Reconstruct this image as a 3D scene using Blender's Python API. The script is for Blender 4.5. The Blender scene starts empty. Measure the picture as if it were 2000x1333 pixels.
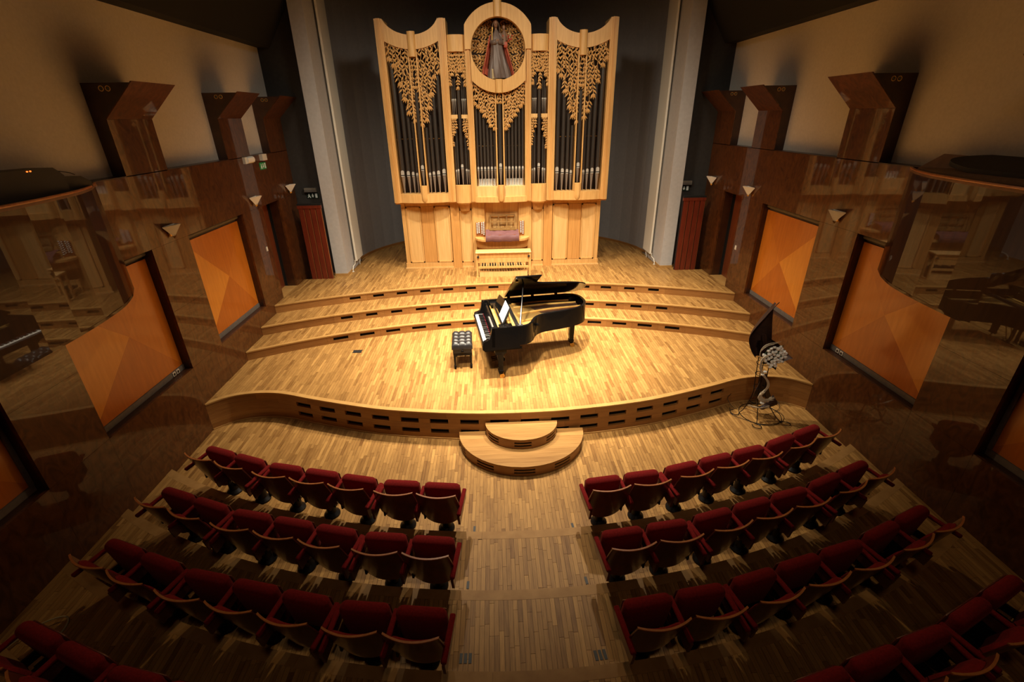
import bpy, bmesh, math, random
from mathutils import Vector, Matrix

random.seed(7)
SC = bpy.context.scene
COL = SC.collection
PI = math.pi

# ------------------------------------------------------------------ camera
YAW, PITCH, ROLL = 0.03453788, 0.44612203, 0.01482812
CAM = Vector((-0.265, 0.0, 4.65))
fwd = Vector((math.sin(YAW) * math.cos(PITCH), math.cos(YAW) * math.cos(PITCH), -math.sin(PITCH)))
right = Vector((math.cos(YAW), -math.sin(YAW), 0))
down = fwd.cross(right)
r2 = right * math.cos(ROLL) + down * math.sin(ROLL)
d2 = -right * math.sin(ROLL) + down * math.cos(ROLL)
cam_d = bpy.data.cameras.new('camera')
cam_d.sensor_width = 36.0
cam_d.lens = 918.06 / 2000 * 36.0
cam_d.clip_end = 60
cam = bpy.data.objects.new('camera', cam_d)
M = Matrix((r2, -d2, -fwd)).transposed().to_4x4()
M.translation = CAM
cam.matrix_world = M
COL.objects.link(cam)
SC.camera = cam

# ------------------------------------------------------------------ world, lights, exposure
w = bpy.data.worlds.new('world'); SC.world = w; w.use_nodes = True
w.node_tree.nodes['Background'].inputs[0].default_value = (0.012, 0.008, 0.006, 1)
w.node_tree.nodes['Background'].inputs[1].default_value = 0.25
SC.view_settings.view_transform = 'Standard'
SC.view_settings.look = 'None'
SC.view_settings.gamma = 1.0
SC.view_settings.exposure = 0.0
SC.view_settings.use_curve_mapping = False
SC.cycles.max_bounces = 8
SC.cycles.diffuse_bounces = 5
SC.cycles.glossy_bounces = 4
SC.cycles.sample_clamp_indirect = 6.0
SC.cycles.caustics_reflective = False
SC.cycles.caustics_refractive = False
SC.cycles.use_denoising = True

def spot(name, loc, aim, power, angle, blend, col, size=0.12):
    l = bpy.data.lights.new(name, 'SPOT')
    l.energy = power; l.spot_size = math.radians(angle); l.spot_blend = blend
    l.color = col; l.shadow_soft_size = size
    o = bpy.data.objects.new(name, l); COL.objects.link(o)
    o.location = loc
    o.rotation_euler = (Vector(aim) - Vector(loc)).to_track_quat('-Z', 'Y').to_euler()
    return o
WARM = (1.0, 0.87, 0.67)
spot('stage_spot', (-1.7, 9.0, 8.7), (-0.5, 8.9, 0.5), 4000, 80, 1.0, WARM)
spot('stage_spot.001', (1.8, 9.0, 8.7), (0.5, 8.9, 0.5), 4000, 80, 1.0, WARM)
spot('stage_spot.002', (0.1, 5.8, 8.7), (0.05, 8.3, 0.5), 7400, 45, 1.0, WARM)
spot('front_spot', (-1.6, 1.2, 8.6), (0.25, 7.7, 1.1), 7200, 19, 1.0, WARM, 0.35)
spot('front_wash', (1.6, 0.8, 8.6), (1.9, 8.0, 1.0), 950, 46, 1.0, WARM, 0.35)
spot('organ_spot', (-2.4, 6.6, 8.8), (0.5, 11.8, 1.1), 1800, 92, 1.0, WARM, 0.9)
spot('organ_spot.001', (2.4, 6.6, 8.8), (-0.5, 11.8, 1.1), 1800, 92, 1.0, WARM, 0.9)
spot('audience_fill_spot', (0.0, 8.6, 8.8), (0.0, 4.4, 0.0), 380, 100, 1.0, (1.0, 0.74, 0.44))  # added fill lamp, keeps the audience rows from going too dark
spot('rear_fill_spot', (0.0, -0.8, 8.9), (0.0, 4.5, 0.0), 130, 125, 1.0, (1.0, 0.70, 0.45), 0.6)  # added dim fill from the rear, lifts shade on the seat backs

# ------------------------------------------------------------------ mesh helpers
class MB:
    def __init__(self):
        self.v = []; self.f = []; self.tone = []
    def add(self, vs, fs, tone=None):
        o = len(self.v)
        self.v += [tuple(p) for p in vs]
        self.f += [tuple(i + o for i in f) for f in fs]
        if tone is None: tone = 0.5
        self.tone += [tone] * len(fs)
        return self
    def box(self, x0, x1, y0, y1, z0, z1, tone=None, mat=None):
        vs = [Vector((x, y, z)) for z in (z0, z1) for y in (y0, y1) for x in (x0, x1)]
        if mat is not None: vs = [mat @ p for p in vs]
        return self.add(vs, [(0, 2, 3, 1), (4, 5, 7, 6), (0, 1, 5, 4), (2, 6, 7, 3), (0, 4, 6, 2), (1, 3, 7, 5)], tone)
    def prism(self, pts, a0, a1, axis='z', tone=None):
        n = len(pts)
        def mk(p, a):
            if axis == 'z': return (p[0], p[1], a)
            if axis == 'y': return (p[0], a, p[1])
            return (a, p[0], p[1])
        vs = [mk(p, a0) for p in pts] + [mk(p, a1) for p in pts]
        fs = [tuple(range(n))[::-1], tuple(range(n, 2 * n))]
        fs += [(i, (i + 1) % n, n + (i + 1) % n, n + i) for i in range(n)]
        return self.add(vs, fs, tone)
    def tube(self, path, r, n=8, closed=False, tone=None):
        path = [Vector(p) for p in path]
        m = len(path)
        rs = r if isinstance(r, (list, tuple)) else [r] * m
        vs = []
        up = None
        for i in range(m):
            if closed: t = path[(i + 1) % m] - path[i - 1]
            else: t = path[min(i + 1, m - 1)] - path[max(i - 1, 0)]
            if t.length < 1e-9: t = Vector((0, 0, 1))
            t.normalize()
            if up is None:
                up = t.orthogonal().normalized()
            else:
                up = (up - t * up.dot(t))
                up = up.normalized() if up.length > 1e-6 else t.orthogonal().normalized()
            b = t.cross(up)
            for k in range(n):
                a = 2 * PI * k / n
                vs.append(path[i] + (up * math.cos(a) + b * math.sin(a)) * rs[i])
        fs = []
        seg = m if closed else m - 1
        for i in range(seg):
            j = (i + 1) % m
            for k in range(n):
                fs.append((i * n + k, i * n + (k + 1) % n, j * n + (k + 1) % n, j * n + k))
        if not closed:
            fs.append(tuple(range(n))[::-1]); fs.append(tuple(range((m - 1) * n, m * n)))
        return self.add(vs, fs, tone)
    def lathe(self, prof, n=16, c=(0, 0, 0), sx=1, sy=1, a0=0, a1=2 * PI, tone=None):
        full = abs(a1 - a0 - 2 * PI) < 1e-6
        cols = n if full else n + 1
        vs = []
        for r, z in prof:
            for k in range(cols):
                a = a0 + (a1 - a0) * k / n
                vs.append((c[0] + r * math.cos(a) * sx, c[1] + r * math.sin(a) * sy, c[2] + z))
        fs = []
        for i in range(len(prof) - 1):
            for k in range(n):
                k2 = (k + 1) % cols
                fs.append((i * cols + k, i * cols + k2, (i + 1) * cols + k2, (i + 1) * cols + k))
        fs.append(tuple(range(cols))[::-1])
        fs.append(tuple(range((len(prof) - 1) * cols, len(prof) * cols)))
        return self.add(vs, fs, tone)
    def grid(self, fn, nu, nv, tone=None, closed_u=False):
        cu = nu if closed_u else nu + 1
        vs = [fn(i / nu, j / nv) for j in range(nv + 1) for i in range(cu)]
        fs = []
        for j in range(nv):
            for i in range(nu):
                i2 = (i + 1) % cu
                fs.append((j * cu + i, j * cu + i2, (j + 1) * cu + i2, (j + 1) * cu + i))
        return self.add(vs, fs, tone)
    def slab(self, fa, fb, nu, nv, tone=None):
        """closed slab between two (nu+1)x(nv+1) surfaces"""
        cu = nu + 1; N = cu * (nv + 1)
        vs = [fa(i / nu, j / nv) for j in range(nv + 1) for i in range(cu)]
        vs += [fb(i / nu, j / nv) for j in range(nv + 1) for i in range(cu)]
        fs = []
        for j in range(nv):
            for i in range(nu):
                a = j * cu + i
                fs.append((a, a + 1, a + cu + 1, a + cu))
                fs.append((N + a, N + a + cu, N + a + cu + 1, N + a + 1))
        for i in range(nu):
            a = i; fs.append((a, N + a, N + a + 1, a + 1))
            a = nv * cu + i; fs.append((a, a + 1, N + a + 1, N + a))
        for j in range(nv):
            a = j * cu; fs.append((a, a + cu, N + a + cu, N + a))
            a = j * cu + nu; fs.append((a, N + a, N + a + cu, a + cu))
        return self.add(vs, fs, tone)
    def rbox(self, cx, cy, cz, sx, sy, sz, r, seg=2, mat=None, tone=None):
        bm = bmesh.new(); bmesh.ops.create_cube(bm, size=1)
        for p in bm.verts: p.co = Vector((p.co.x * sx, p.co.y * sy, p.co.z * sz))
        bmesh.ops.bevel(bm, geom=bm.edges[:], offset=r, segments=seg, affect='EDGES', profile=0.5)
        bm.verts.index_update()
        vs = [p.co + Vector((0, 0, 0)) for p in bm.verts]
        if mat is not None: vs = [mat @ p for p in vs]
        vs = [p + Vector((cx, cy, cz)) for p in vs]
        fs = [tuple(p.index for p in f.verts) for f in bm.faces]
        bm.free()
        return self.add(vs, fs, tone)
    def ellipsoid(self, c, rx, ry, rz, n=10, m=7, tone=None):
        prof = []
        vs = [(c[0], c[1], c[2] - rz)]
        for i in range(1, m):
            t = -PI / 2 + PI * i / m
            for k in range(n):
                a = 2 * PI * k / n
                vs.append((c[0] + rx * math.cos(t) * math.cos(a), c[1] + ry * math.cos(t) * math.sin(a), c[2] + rz * math.sin(t)))
        vs.append((c[0], c[1], c[2] + rz))
        fs = [(0, 1 + (k + 1) % n, 1 + k) for k in range(n)]
        for i in range(m - 2):
            for k in range(n):
                a = 1 + i * n
                fs.append((a + k, a + (k + 1) % n, a + n + (k + 1) % n, a + n + k))
        a = 1 + (m - 2) * n; t = len(vs) - 1
        fs += [(a + k, a + (k + 1) % n, t) for k in range(n)]
        return self.add(vs, fs, tone)
    def ribbon(self, pts, nrm, z0, z1, o0, o1, tone=None):
        """box following a plan polyline; o0/o1 offsets along normal"""
        n = len(pts); vs = []
        for (p, q) in zip(pts, nrm):
            a = (p[0] + q[0] * o0, p[1] + q[1] * o0); b = (p[0] + q[0] * o1, p[1] + q[1] * o1)
            vs += [(a[0], a[1], z0), (b[0], b[1], z0), (b[0], b[1], z1), (a[0], a[1], z1)]
        fs = [(0, 1, 2, 3), ((n - 1) * 4 + 3, (n - 1) * 4 + 2, (n - 1) * 4 + 1, (n - 1) * 4)]
        for i in range(n - 1):
            for k in range(4):
                fs.append((i * 4 + k, (i + 1) * 4 + k, (i + 1) * 4 + (k + 1) % 4, i * 4 + (k + 1) % 4))
        return self.add(vs, fs, tone)
    def mesh(self, name, mat, ang=35, tones=False, recalc=True):
        me = bpy.data.meshes.new(name)
        me.from_pydata(self.v, [], self.f)
        me.materials.append(mat)
        if tones:
            at = me.attributes.new('tone', 'FLOAT', 'FACE')
            at.data.foreach_set('value', self.tone)
        if recalc or ang:
            bm = bmesh.new(); bm.from_mesh(me)
            if recalc: bmesh.ops.recalc_face_normals(bm, faces=bm.faces)
            if ang:
                lim = math.radians(ang)
                for f in bm.faces: f.smooth = True
                for e in bm.edges:
                    if len(e.link_faces) == 2: e.smooth = e.calc_face_angle(0) < lim
                    else: e.smooth = False
            bm.to_mesh(me); bm.free()
        return me
    def build(self, name, mat, parent=None, ang=35, tones=False, loc=None, recalc=True):
        return link(name, self.mesh(name, mat, ang, tones, recalc), parent, loc)

def link(name, me, parent=None, loc=None):
    o = bpy.data.objects.new(name, me); COL.objects.link(o)
    if parent is not None: o.parent = parent
    if loc is not None: o.location = loc
    return o
def empty(name, loc=(0, 0, 0), rz=0.0):
    o = bpy.data.objects.new(name, None); COL.objects.link(o)
    o.location = loc; o.rotation_euler = (0, 0, rz); o.empty_display_size = 0.1
    return o
def tag(o, label=None, cat=None, group=None, kind=None):
    if label: o['label'] = label
    if cat: o['category'] = cat
    if group: o['group'] = group
    if kind: o['kind'] = kind
    return o
def copy_tree(o, parent=None):
    c = o.copy(); COL.objects.link(c)
    if parent is not None: c.parent = parent
    for ch in list(o.children): copy_tree(ch, c)
    return c
def catmull(pts, n=8):
    P = [Vector(p) for p in pts]; out = []
    Q = [P[0] * 2 - P[1]] + P + [P[-1] * 2 - P[-2]]
    for i in range(1, len(Q) - 2):
        a, b, c, d = Q[i - 1:i + 3]
        for k in range(n):
            t = k / n
            out.append(0.5 * ((2 * b) + (c - a) * t + (2 * a - 5 * b + 4 * c - d) * t * t + (3 * b - a - 3 * c + d) * t ** 3))
    out.append(P[-1])
    return out

# ------------------------------------------------------------------ materials
def principled(name, col, rough=0.5, metal=0.0, coat=0.0, coat_rough=0.05, spec=0.5, emit=None, sheen=0.0):
    m = bpy.data.materials.new(name); m.use_nodes = True
    b = m.node_tree.nodes['Principled BSDF']
    b.inputs['Base Color'].default_value = (*col, 1)
    b.inputs['Roughness'].default_value = rough
    b.inputs['Metallic'].default_value = metal
    b.inputs['Coat Weight'].default_value = coat
    b.inputs['Coat Roughness'].default_value = coat_rough
    b.inputs['Specular IOR Level'].default_value = spec
    if sheen:
        b.inputs['Sheen Weight'].default_value = sheen
        b.inputs['Sheen Tint'].default_value = (0.9, 0.25, 0.2, 1)
    if emit:
        b.inputs['Emission Color'].default_value = (*emit[0], 1)
        b.inputs['Emission Strength'].default_value = emit[1]
    return m
def noisy(name, c0, c1, scale=(1, 1, 1), nscale=5.0, detail=5, rough=0.5, coat=0.0, coat_rough=0.05, lo=0.3, hi=0.7,
          bump=0.0, rot=(0, 0, 0), tone=0.0, metal=0.0, spec=0.5, distort=0.0, sheen=0.0):
    """noise-mixed colour; tone > 0 also mixes by the mesh's per-face tone attribute"""
    m = principled(name, c0, rough, metal, coat, coat_rough, spec, sheen=sheen)
    nt = m.node_tree; N = nt.nodes; L = nt.links; b = N['Principled BSDF']
    tc = N.new('ShaderNodeTexCoord'); mp = N.new('ShaderNodeMapping')
    mp.inputs['Scale'].default_value = scale; mp.inputs['Rotation'].default_value = rot
    nz = N.new('ShaderNodeTexNoise'); nz.inputs['Scale'].default_value = nscale; nz.inputs['Detail'].default_value = detail
    nz.inputs['Distortion'].default_value = distort
    L.new(tc.outputs['Object'], mp.inputs['Vector']); L.new(mp.outputs['Vector'], nz.inputs['Vector'])
    mr = N.new('ShaderNodeMapRange'); mr.inputs['From Min'].default_value = lo; mr.inputs['From Max'].default_value = hi
    L.new(nz.outputs['Fac'], mr.inputs['Value'])
    fac = mr.outputs['Result']
    if tone > 0:
        at = N.new('ShaderNodeAttribute'); at.attribute_name = 'tone'
        mx = N.new('ShaderNodeMix'); mx.data_type = 'FLOAT'
        mx.inputs['Factor'].default_value = tone
        L.new(fac, mx.inputs['A']); L.new(at.outputs['Fac'], mx.inputs['B'])
        fac = mx.outputs['Result']
    cm = N.new('ShaderNodeMix'); cm.data_type = 'RGBA'
    cm.inputs['A'].default_value = (*c0, 1); cm.inputs['B'].default_value = (*c1, 1)
    L.new(fac, cm.inputs['Factor']); L.new(cm.outputs['Result'], b.inputs['Base Color'])
    if bump:
        bp = N.new('ShaderNodeBump'); bp.inputs['Strength'].default_value = bump; bp.inputs['Distance'].default_value = 0.01
        L.new(nz.outputs['Fac'], bp.inputs['Height']); L.new(bp.outputs['Normal'], b.inputs['Normal'])
    return m

MT = {}
MT['plank'] = noisy('oak_plank', (0.14, 0.058, 0.014), (0.50, 0.275, 0.085), (14, 1.2, 1), 4, 5, 0.46, 0.0, 0.25, 0.25, 0.75, tone=0.62, spec=0.16)
MT['joint'] = principled('plank_joint', (0.07, 0.030, 0.010), 0.7)
MT['riser'] = noisy('oak_riser', (0.22, 0.088, 0.022), (0.41, 0.195, 0.056), (1.2, 1.2, 14), 4, 5, 0.38, 0.1, 0.2, 0.25, 0.75, tone=0.5)
MT['nosing'] = noisy('oak_nosing', (0.40, 0.21, 0.06), (0.52, 0.30, 0.10), (2, 2, 2), 4, 4, 0.36, 0.1, 0.2, tone=0.4)
MT['rownose'] = noisy('oak_row_nosing', (0.27, 0.135, 0.04), (0.40, 0.22, 0.075), (2, 2, 2), 4, 4, 0.48, 0.0, 0.25, tone=0.4, spec=0.15)
MT['steptop'] = noisy('oak_step', (0.25, 0.12, 0.034), (0.40, 0.215, 0.068), (1.0, 12, 1), 3, 5, 0.42, 0.0, 0.2, tone=0.4, spec=0.2)
MT['void'] = principled('dark_void', (0.006, 0.005, 0.004), 0.9)
MT['burl'] = noisy('polished_burl_veneer', (0.055, 0.017, 0.005), (0.135, 0.046, 0.012), (1.2, 1.2, 0.7), 6, 9, 0.42, 0.75, 0.03, 0.3, 0.7, distort=2.0, spec=0.2)
MT['burl_edge'] = noisy('veneer_edge', (0.03, 0.009, 0.004), (0.06, 0.02, 0.007), (1, 1, 1), 6, 5, 0.35, 0.2)
MT['bay'] = noisy('polished_bay_veneer', (0.025, 0.007, 0.003), (0.05, 0.016, 0.005), (3, 3, 0.4), 5, 7, 0.4, 0.6, 0.015, distort=0.6, spec=0.1)
MT['plaster'] = noisy('beige_plaster', (0.60, 0.56, 0.51), (0.66, 0.615, 0.56), (1, 1, 1), 30, 4, 0.95, bump=0.1)
MT['grey'] = noisy('grey_apse_paint', (0.27, 0.262, 0.268), (0.30, 0.292, 0.298), (1, 1, 1), 12, 4, 0.9)
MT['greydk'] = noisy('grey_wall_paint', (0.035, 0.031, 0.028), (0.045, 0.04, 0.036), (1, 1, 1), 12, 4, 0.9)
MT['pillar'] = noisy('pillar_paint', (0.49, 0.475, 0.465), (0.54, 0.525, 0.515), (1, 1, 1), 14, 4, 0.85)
MT['ceil'] = principled('ceiling_black', (0.006, 0.005, 0.0045), 0.9)
MT['radiator'] = principled('radiator_enamel', (0.80, 0.76, 0.66), 0.45)
MT['chrome'] = principled('pale_metal', (0.7, 0.68, 0.62), 0.3, 0.6)
MT['bar'] = noisy('grey_rail', (0.13, 0.115, 0.10), (0.17, 0.15, 0.13), (1, 1, 1), 20, 3, 0.6)
MT['lampgrey'] = principled('beige_lamp_housing', (0.22, 0.19, 0.15), 0.5)
MT['deck'] = noisy('balcony_deck_wood', (0.17, 0.085, 0.04), (0.23, 0.12, 0.06), (2, 2, 2), 6, 4, 0.5)
MT['slat'] = noisy('red_slat_wood', (0.13, 0.018, 0.008), (0.20, 0.032, 0.012), (8, 8, 0.8), 4, 5, 0.4)
MT['slatgap'] = principled('slat_gap', (0.02, 0.006, 0.004), 0.7)
MT['doorleaf'] = noisy('door_leaf_veneer', (0.15, 0.035, 0.012), (0.21, 0.055, 0.018), (6, 6, 0.7), 4, 5, 0.35, 0.2)
MT['white'] = principled('white_plastic', (0.72, 0.69, 0.60), 0.45)
MT['shade'] = principled('frosted_white_glass', (0.90, 0.88, 0.82), 0.5)
MT['brass'] = principled('brass', (0.70, 0.45, 0.14), 0.25, 1.0)
MT['gold'] = noisy('gold_iron_plate', (0.66, 0.37, 0.085), (0.78, 0.48, 0.14), (1, 1, 1), 8, 3, 0.42, metal=0.15)
MT['black'] = principled('black_lacquer', (0.004, 0.0035, 0.0035), 0.10, 0, 0.0, 0.03, 0.14)
MT['blackmat'] = principled('black_matte', (0.010, 0.009, 0.009), 0.55)
MT['leather'] = principled('black_leather', (0.012, 0.011, 0.012), 0.42, 0, 0.0, 0.2)
MT['ivory'] = principled('white_key', (0.85, 0.84, 0.80), 0.3)
MT['paper'] = principled('paper', (0.88, 0.87, 0.84), 0.8)
MT['felt'] = principled('red_felt', (0.45, 0.02, 0.04), 0.9)
MT['steel'] = principled('string_steel', (0.55, 0.50, 0.42), 0.35, 0.9)
MT['soundboard'] = noisy('soundboard_spruce', (0.20, 0.05, 0.018), (0.28, 0.08, 0.028), (2, 12, 1), 4, 4, 0.4, 0.3)
MT['velvet'] = noisy('red_velvet', (0.15, 0.007, 0.007), (0.225, 0.011, 0.011), (1, 1, 1), 60, 3, 0.95, sheen=0.15, spec=0.15)
MT['shell'] = noisy('seat_shell_veneer', (0.10, 0.024, 0.013), (0.16, 0.040, 0.020), (5, 5, 0.8), 4, 5, 0.32, 0.35, 0.1)
MT['plyedge'] = noisy('plywood_edge', (0.42, 0.14, 0.035), (0.55, 0.20, 0.06), (6, 6, 6), 6, 3, 0.35, 0.2)
MT['iron'] = principled('black_iron', (0.008, 0.007, 0.007), 0.45, 0.5)
MT['organ'] = noisy('organ_pine', (0.53, 0.275, 0.08), (0.70, 0.41, 0.145), (9, 9, 0.7), 3, 5, 0.42, 0.12, 0.2, 0.25, 0.75)
MT['organd'] = noisy('organ_pine_heart', (0.48, 0.225, 0.058), (0.63, 0.325, 0.098), (14, 14, 0.6), 3, 6, 0.42, 0.1, 0.2, 0.3, 0.7)
MT['organp'] = noisy('organ_pale_panel', (0.62, 0.36, 0.125), (0.74, 0.47, 0.19), (10, 10, 0.6), 3, 5, 0.42, 0.1, 0.2)
MT['carving'] = noisy('carved_limewood', (0.46, 0.22, 0.055), (0.60, 0.32, 0.09), (3, 3, 3), 8, 3, 0.5)
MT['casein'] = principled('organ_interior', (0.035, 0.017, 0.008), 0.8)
MT['pipe'] = principled('dark_tin_pipe', (0.18, 0.158, 0.138), 0.28, 0.85)
MT['pipefoot'] = principled('polished_pipe_foot', (0.50, 0.45, 0.39), 0.28, 0.75)
MT['mouth'] = principled('bright_pipe_mouth', (0.78, 0.72, 0.62), 0.3, 0.55)
MT['purple'] = noisy('purple_key_cover', (0.13, 0.05, 0.055), (0.19, 0.085, 0.09), (1, 8, 8), 4, 4, 0.6)
MT['stopwood'] = noisy('stop_board_wood', (0.22, 0.07, 0.02), (0.30, 0.10, 0.03), (6, 6, 1), 4, 4, 0.4)
MT['stand'] = noisy('music_stand_wood', (0.20, 0.10, 0.025), (0.28, 0.15, 0.04), (6, 6, 6), 4, 4, 0.45)
MT['skin'] = principled('painted_skin', (0.22, 0.11, 0.06), 0.6)
MT['robe'] = noisy('grey_brown_robe', (0.10, 0.07, 0.058), (0.16, 0.112, 0.09), (6, 6, 1), 4, 4, 0.5)
MT['cream'] = noisy('cream_cloth', (0.40, 0.30, 0.15), (0.50, 0.38, 0.20), (8, 8, 1), 4, 4, 0.55)
MT['redcloak'] = noisy('red_cloak', (0.30, 0.04, 0.018), (0.42, 0.075, 0.03), (8, 8, 1), 4, 4, 0.5)
MT['veil'] = principled('brown_veil', (0.16, 0.085, 0.045), 0.6)
MT['leafdk'] = noisy('dark_bark_leaf', (0.022, 0.008, 0.005), (0.045, 0.016, 0.009), (2, 2, 9), 5, 4, 0.6)
MT['rose'] = principled('white_petal', (0.88, 0.86, 0.79), 0.75)
MT['stem'] = principled('green_stem', (0.04, 0.09, 0.03), 0.7)
MT['raffia'] = principled('pale_raffia', (0.58, 0.48, 0.34), 0.8)
MT['green'] = principled('exit_green', (0.02, 0.26, 0.06), 0.5, emit=((0.03, 0.5, 0.12), 0.03))
MT['pict'] = principled('exit_white', (0.75, 0.78, 0.72), 0.5, emit=((0.8, 0.85, 0.75), 0.05))
MT['exitdk'] = principled('exit_dark', (0.012, 0.03, 0.022), 0.5)
MT['led'] = principled('orange_led', (1.0, 0.2, 0.03), 0.5, emit=((1.0, 0.16, 0.02), 2.5))
MT['lens'] = principled('spot_lens', (0.12, 0.11, 0.08), 0.15, 0.6)
MT['cable'] = principled('pale_cable', (0.45, 0.38, 0.20), 0.6)
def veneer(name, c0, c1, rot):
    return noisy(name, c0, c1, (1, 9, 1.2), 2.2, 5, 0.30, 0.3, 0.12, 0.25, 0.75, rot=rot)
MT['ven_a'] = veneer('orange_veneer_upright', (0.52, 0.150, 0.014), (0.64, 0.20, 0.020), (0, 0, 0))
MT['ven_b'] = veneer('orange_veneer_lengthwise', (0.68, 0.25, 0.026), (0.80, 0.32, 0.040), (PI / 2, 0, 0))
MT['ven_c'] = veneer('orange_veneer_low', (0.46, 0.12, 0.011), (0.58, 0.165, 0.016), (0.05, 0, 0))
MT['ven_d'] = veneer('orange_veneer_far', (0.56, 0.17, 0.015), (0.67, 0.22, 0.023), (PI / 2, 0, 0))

# ------------------------------------------------------------------ plan curves
HW = 5.035
def arc_R(sag): return (HW * HW + sag * sag) / (2 * sag)
def tier_y(y0, sag):
    R = arc_R(sag)
    return lambda x: y0 - (R - math.sqrt(max(R * R - x * x, 0)))
def row_y(y0, sag=1.39):
    R = arc_R(sag)
    return lambda x: y0 + (R - math.sqrt(max(R * R - x * x, 0)))
T1, T2, T3 = tier_y(9.47, 1.32), tier_y(10.08, 1.18), tier_y(10.76, 1.10)
S1, S2, S3, S4, S5 = row_y(4.14), row_y(3.28), row_y(2.43), row_y(1.56), row_y(0.70)
_sf = [(0, 6.10), (0.59, 6.115), (1.12, 6.165), (1.66, 6.24), (2.2, 6.345), (2.78, 6.515), (3.39, 6.72), (3.85, 6.89), (4.2, 6.95), (4.55, 6.925), (4.81, 6.83), (5.0, 6.67), (HW, 6.63)]
_sfc = catmull([(-x, y, 0) for x, y in _sf[::-1]] + [(x, y, 0) for x, y in _sf[1:]], 8)
def SF(x):
    for a, b in zip(_sfc, _sfc[1:]):
        if a.x <= x <= b.x and b.x > a.x:
            return a.y + (b.y - a.y) * (x - a.x) / (b.x - a.x)
    return _sfc[0].y if x < 0 else _sfc[-1].y
def sample(fn, n=96, x0=-HW, x1=HW):
    return [(x0 + (x1 - x0) * i / n, fn(x0 + (x1 - x0) * i / n)) for i in range(n + 1)]
def normals(pts):
    """plan normals pointing to -y (towards the audience)"""
    out = []
    for i in range(len(pts)):
        a = pts[max(i - 1, 0)]; b = pts[min(i + 1, len(pts) - 1)]
        dx, dy = b[0] - a[0], b[1] - a[1]; l = math.hypot(dx, dy)
        out.append((dy / l, -dx / l))
    return out
class Path:
    def __init__(self, fn, n=240):
        self.p = sample(fn, n); self.n = normals(self.p)
        self.s = [0.0]
        for a, b in zip(self.p, self.p[1:]): self.s.append(self.s[-1] + math.hypot(b[0] - a[0], b[1] - a[1]))
        self.len = self.s[-1]
    def at(self, s):
        s = min(max(s, 0), self.len)
        for i in range(len(self.s) - 1):
            if self.s[i + 1] >= s:
                t = (s - self.s[i]) / (self.s[i + 1] - self.s[i])
                P = tuple(self.p[i][k] * (1 - t) + self.p[i + 1][k] * t for k in (0, 1))
                Q = tuple(self.n[i][k] * (1 - t) + self.n[i + 1][k] * t for k in (0, 1))
                return P, Q
        return self.p[-1], self.n[-1]
    def s_of_x(self, x):
        for i in range(len(self.p) - 1):
            if self.p[i][0] <= x <= self.p[i + 1][0]:
                t = (x - self.p[i][0]) / (self.p[i + 1][0] - self.p[i][0])
                return self.s[i] * (1 - t) + self.s[i + 1] * t
        return 0
    def span(self, s0, s1, step=0.12):
        n = max(1, int(math.ceil((s1 - s0) / step)))
        r = [self.at(s0 + (s1 - s0) * i / n) for i in range(n + 1)]
        return [a for a, b in r], [b for a, b in r]

# ------------------------------------------------------------------ planked platforms
PW, PL = 0.047, 0.44
def plank_layer(parent, yf, yb, z, x0=-HW, x1=HW, inset_f=0.0, inset_b=0.0, single=None, seed=1):
    """strips of oak laid front to back; those in the aisle become objects of their own"""
    rnd = random.Random(seed)
    mb = MB()
    n = int(round((x1 - x0) / PW)); wdt = (x1 - x0) / n
    g = 0.0014
    for i in range(n):
        a, b = x0 + i * wdt, x0 + (i + 1) * wdt
        lo = min(yf(a), yf(b)) + inset_f; hi = max(yb(a), yb(b)) - inset_b
        base = rnd.random()
        y = lo - rnd.random() * PL
        while y < hi:
            L = PL * rnd.uniform(0.75, 1.15)
            ya, yb_ = max(y, yf(a) + inset_f), min(y + L, yb(a) - inset_b)
            yc, yd = max(y, yf(b) + inset_f), min(y + L, yb(b) - inset_b)
            y += L
            if yb_ - ya < 0.01 and yd - yc < 0.01: continue
            yb_ = max(yb_, ya + 0.002); yd = max(yd, yc + 0.002)
            t = min(1, max(0, rnd.gauss(0.5, 0.24)))
            vs = [(a + g, ya + g, z - 0.006), (b - g, yc + g, z - 0.006), (b - g, yd - g, z - 0.006), (a + g, yb_ - g, z - 0.006),
                  (a + g, ya + g, z), (b - g, yc + g, z), (b - g, yd - g, z), (a + g, yb_ - g, z)]
            fs = [(4, 5, 6, 7), (0, 1, 5, 4), (1, 2, 6, 5), (2, 3, 7, 6), (3, 0, 4, 7)]
            if single and single(0.5 * (a + b), 0.5 * (ya + yb_)):
                q = MB().add(vs, fs, t)
                q.build('floor_plank', MT['plank'], parent, ang=0, tones=True, recalc=False)
            else:
                mb.add(vs, fs, t)
    if mb.v:
        o = mb.build('plank_field', MT['plank'], parent, ang=0, tones=True, recalc=False)
        tag(o, kind='stuff')
def slab_poly(yf, yb, x0=-HW, x1=HW, n=80):
    f = sample(yf, n, x0, x1); b = sample(yb, n, x0, x1)
    return f + b[::-1]
def nosing(parent, path, z, wdt=0.075, over=0.012, th=0.022, seed=3, length=1.6, name='nosing_board', mat='nosing'):
    rnd = random.Random(seed); s = 0.0
    while s < path.len - 0.05:
        e = min(path.len, s + length * rnd.uniform(0.8, 1.2))
        if path.len - e < 0.3: e = path.len
        p, q = path.span(s + 0.001, e - 0.001)
        MB().ribbon(p, q, z - th, z + 0.001, -wdt, over, rnd.random()).build(name, MT[mat], parent, tones=True)
        s = e

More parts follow.
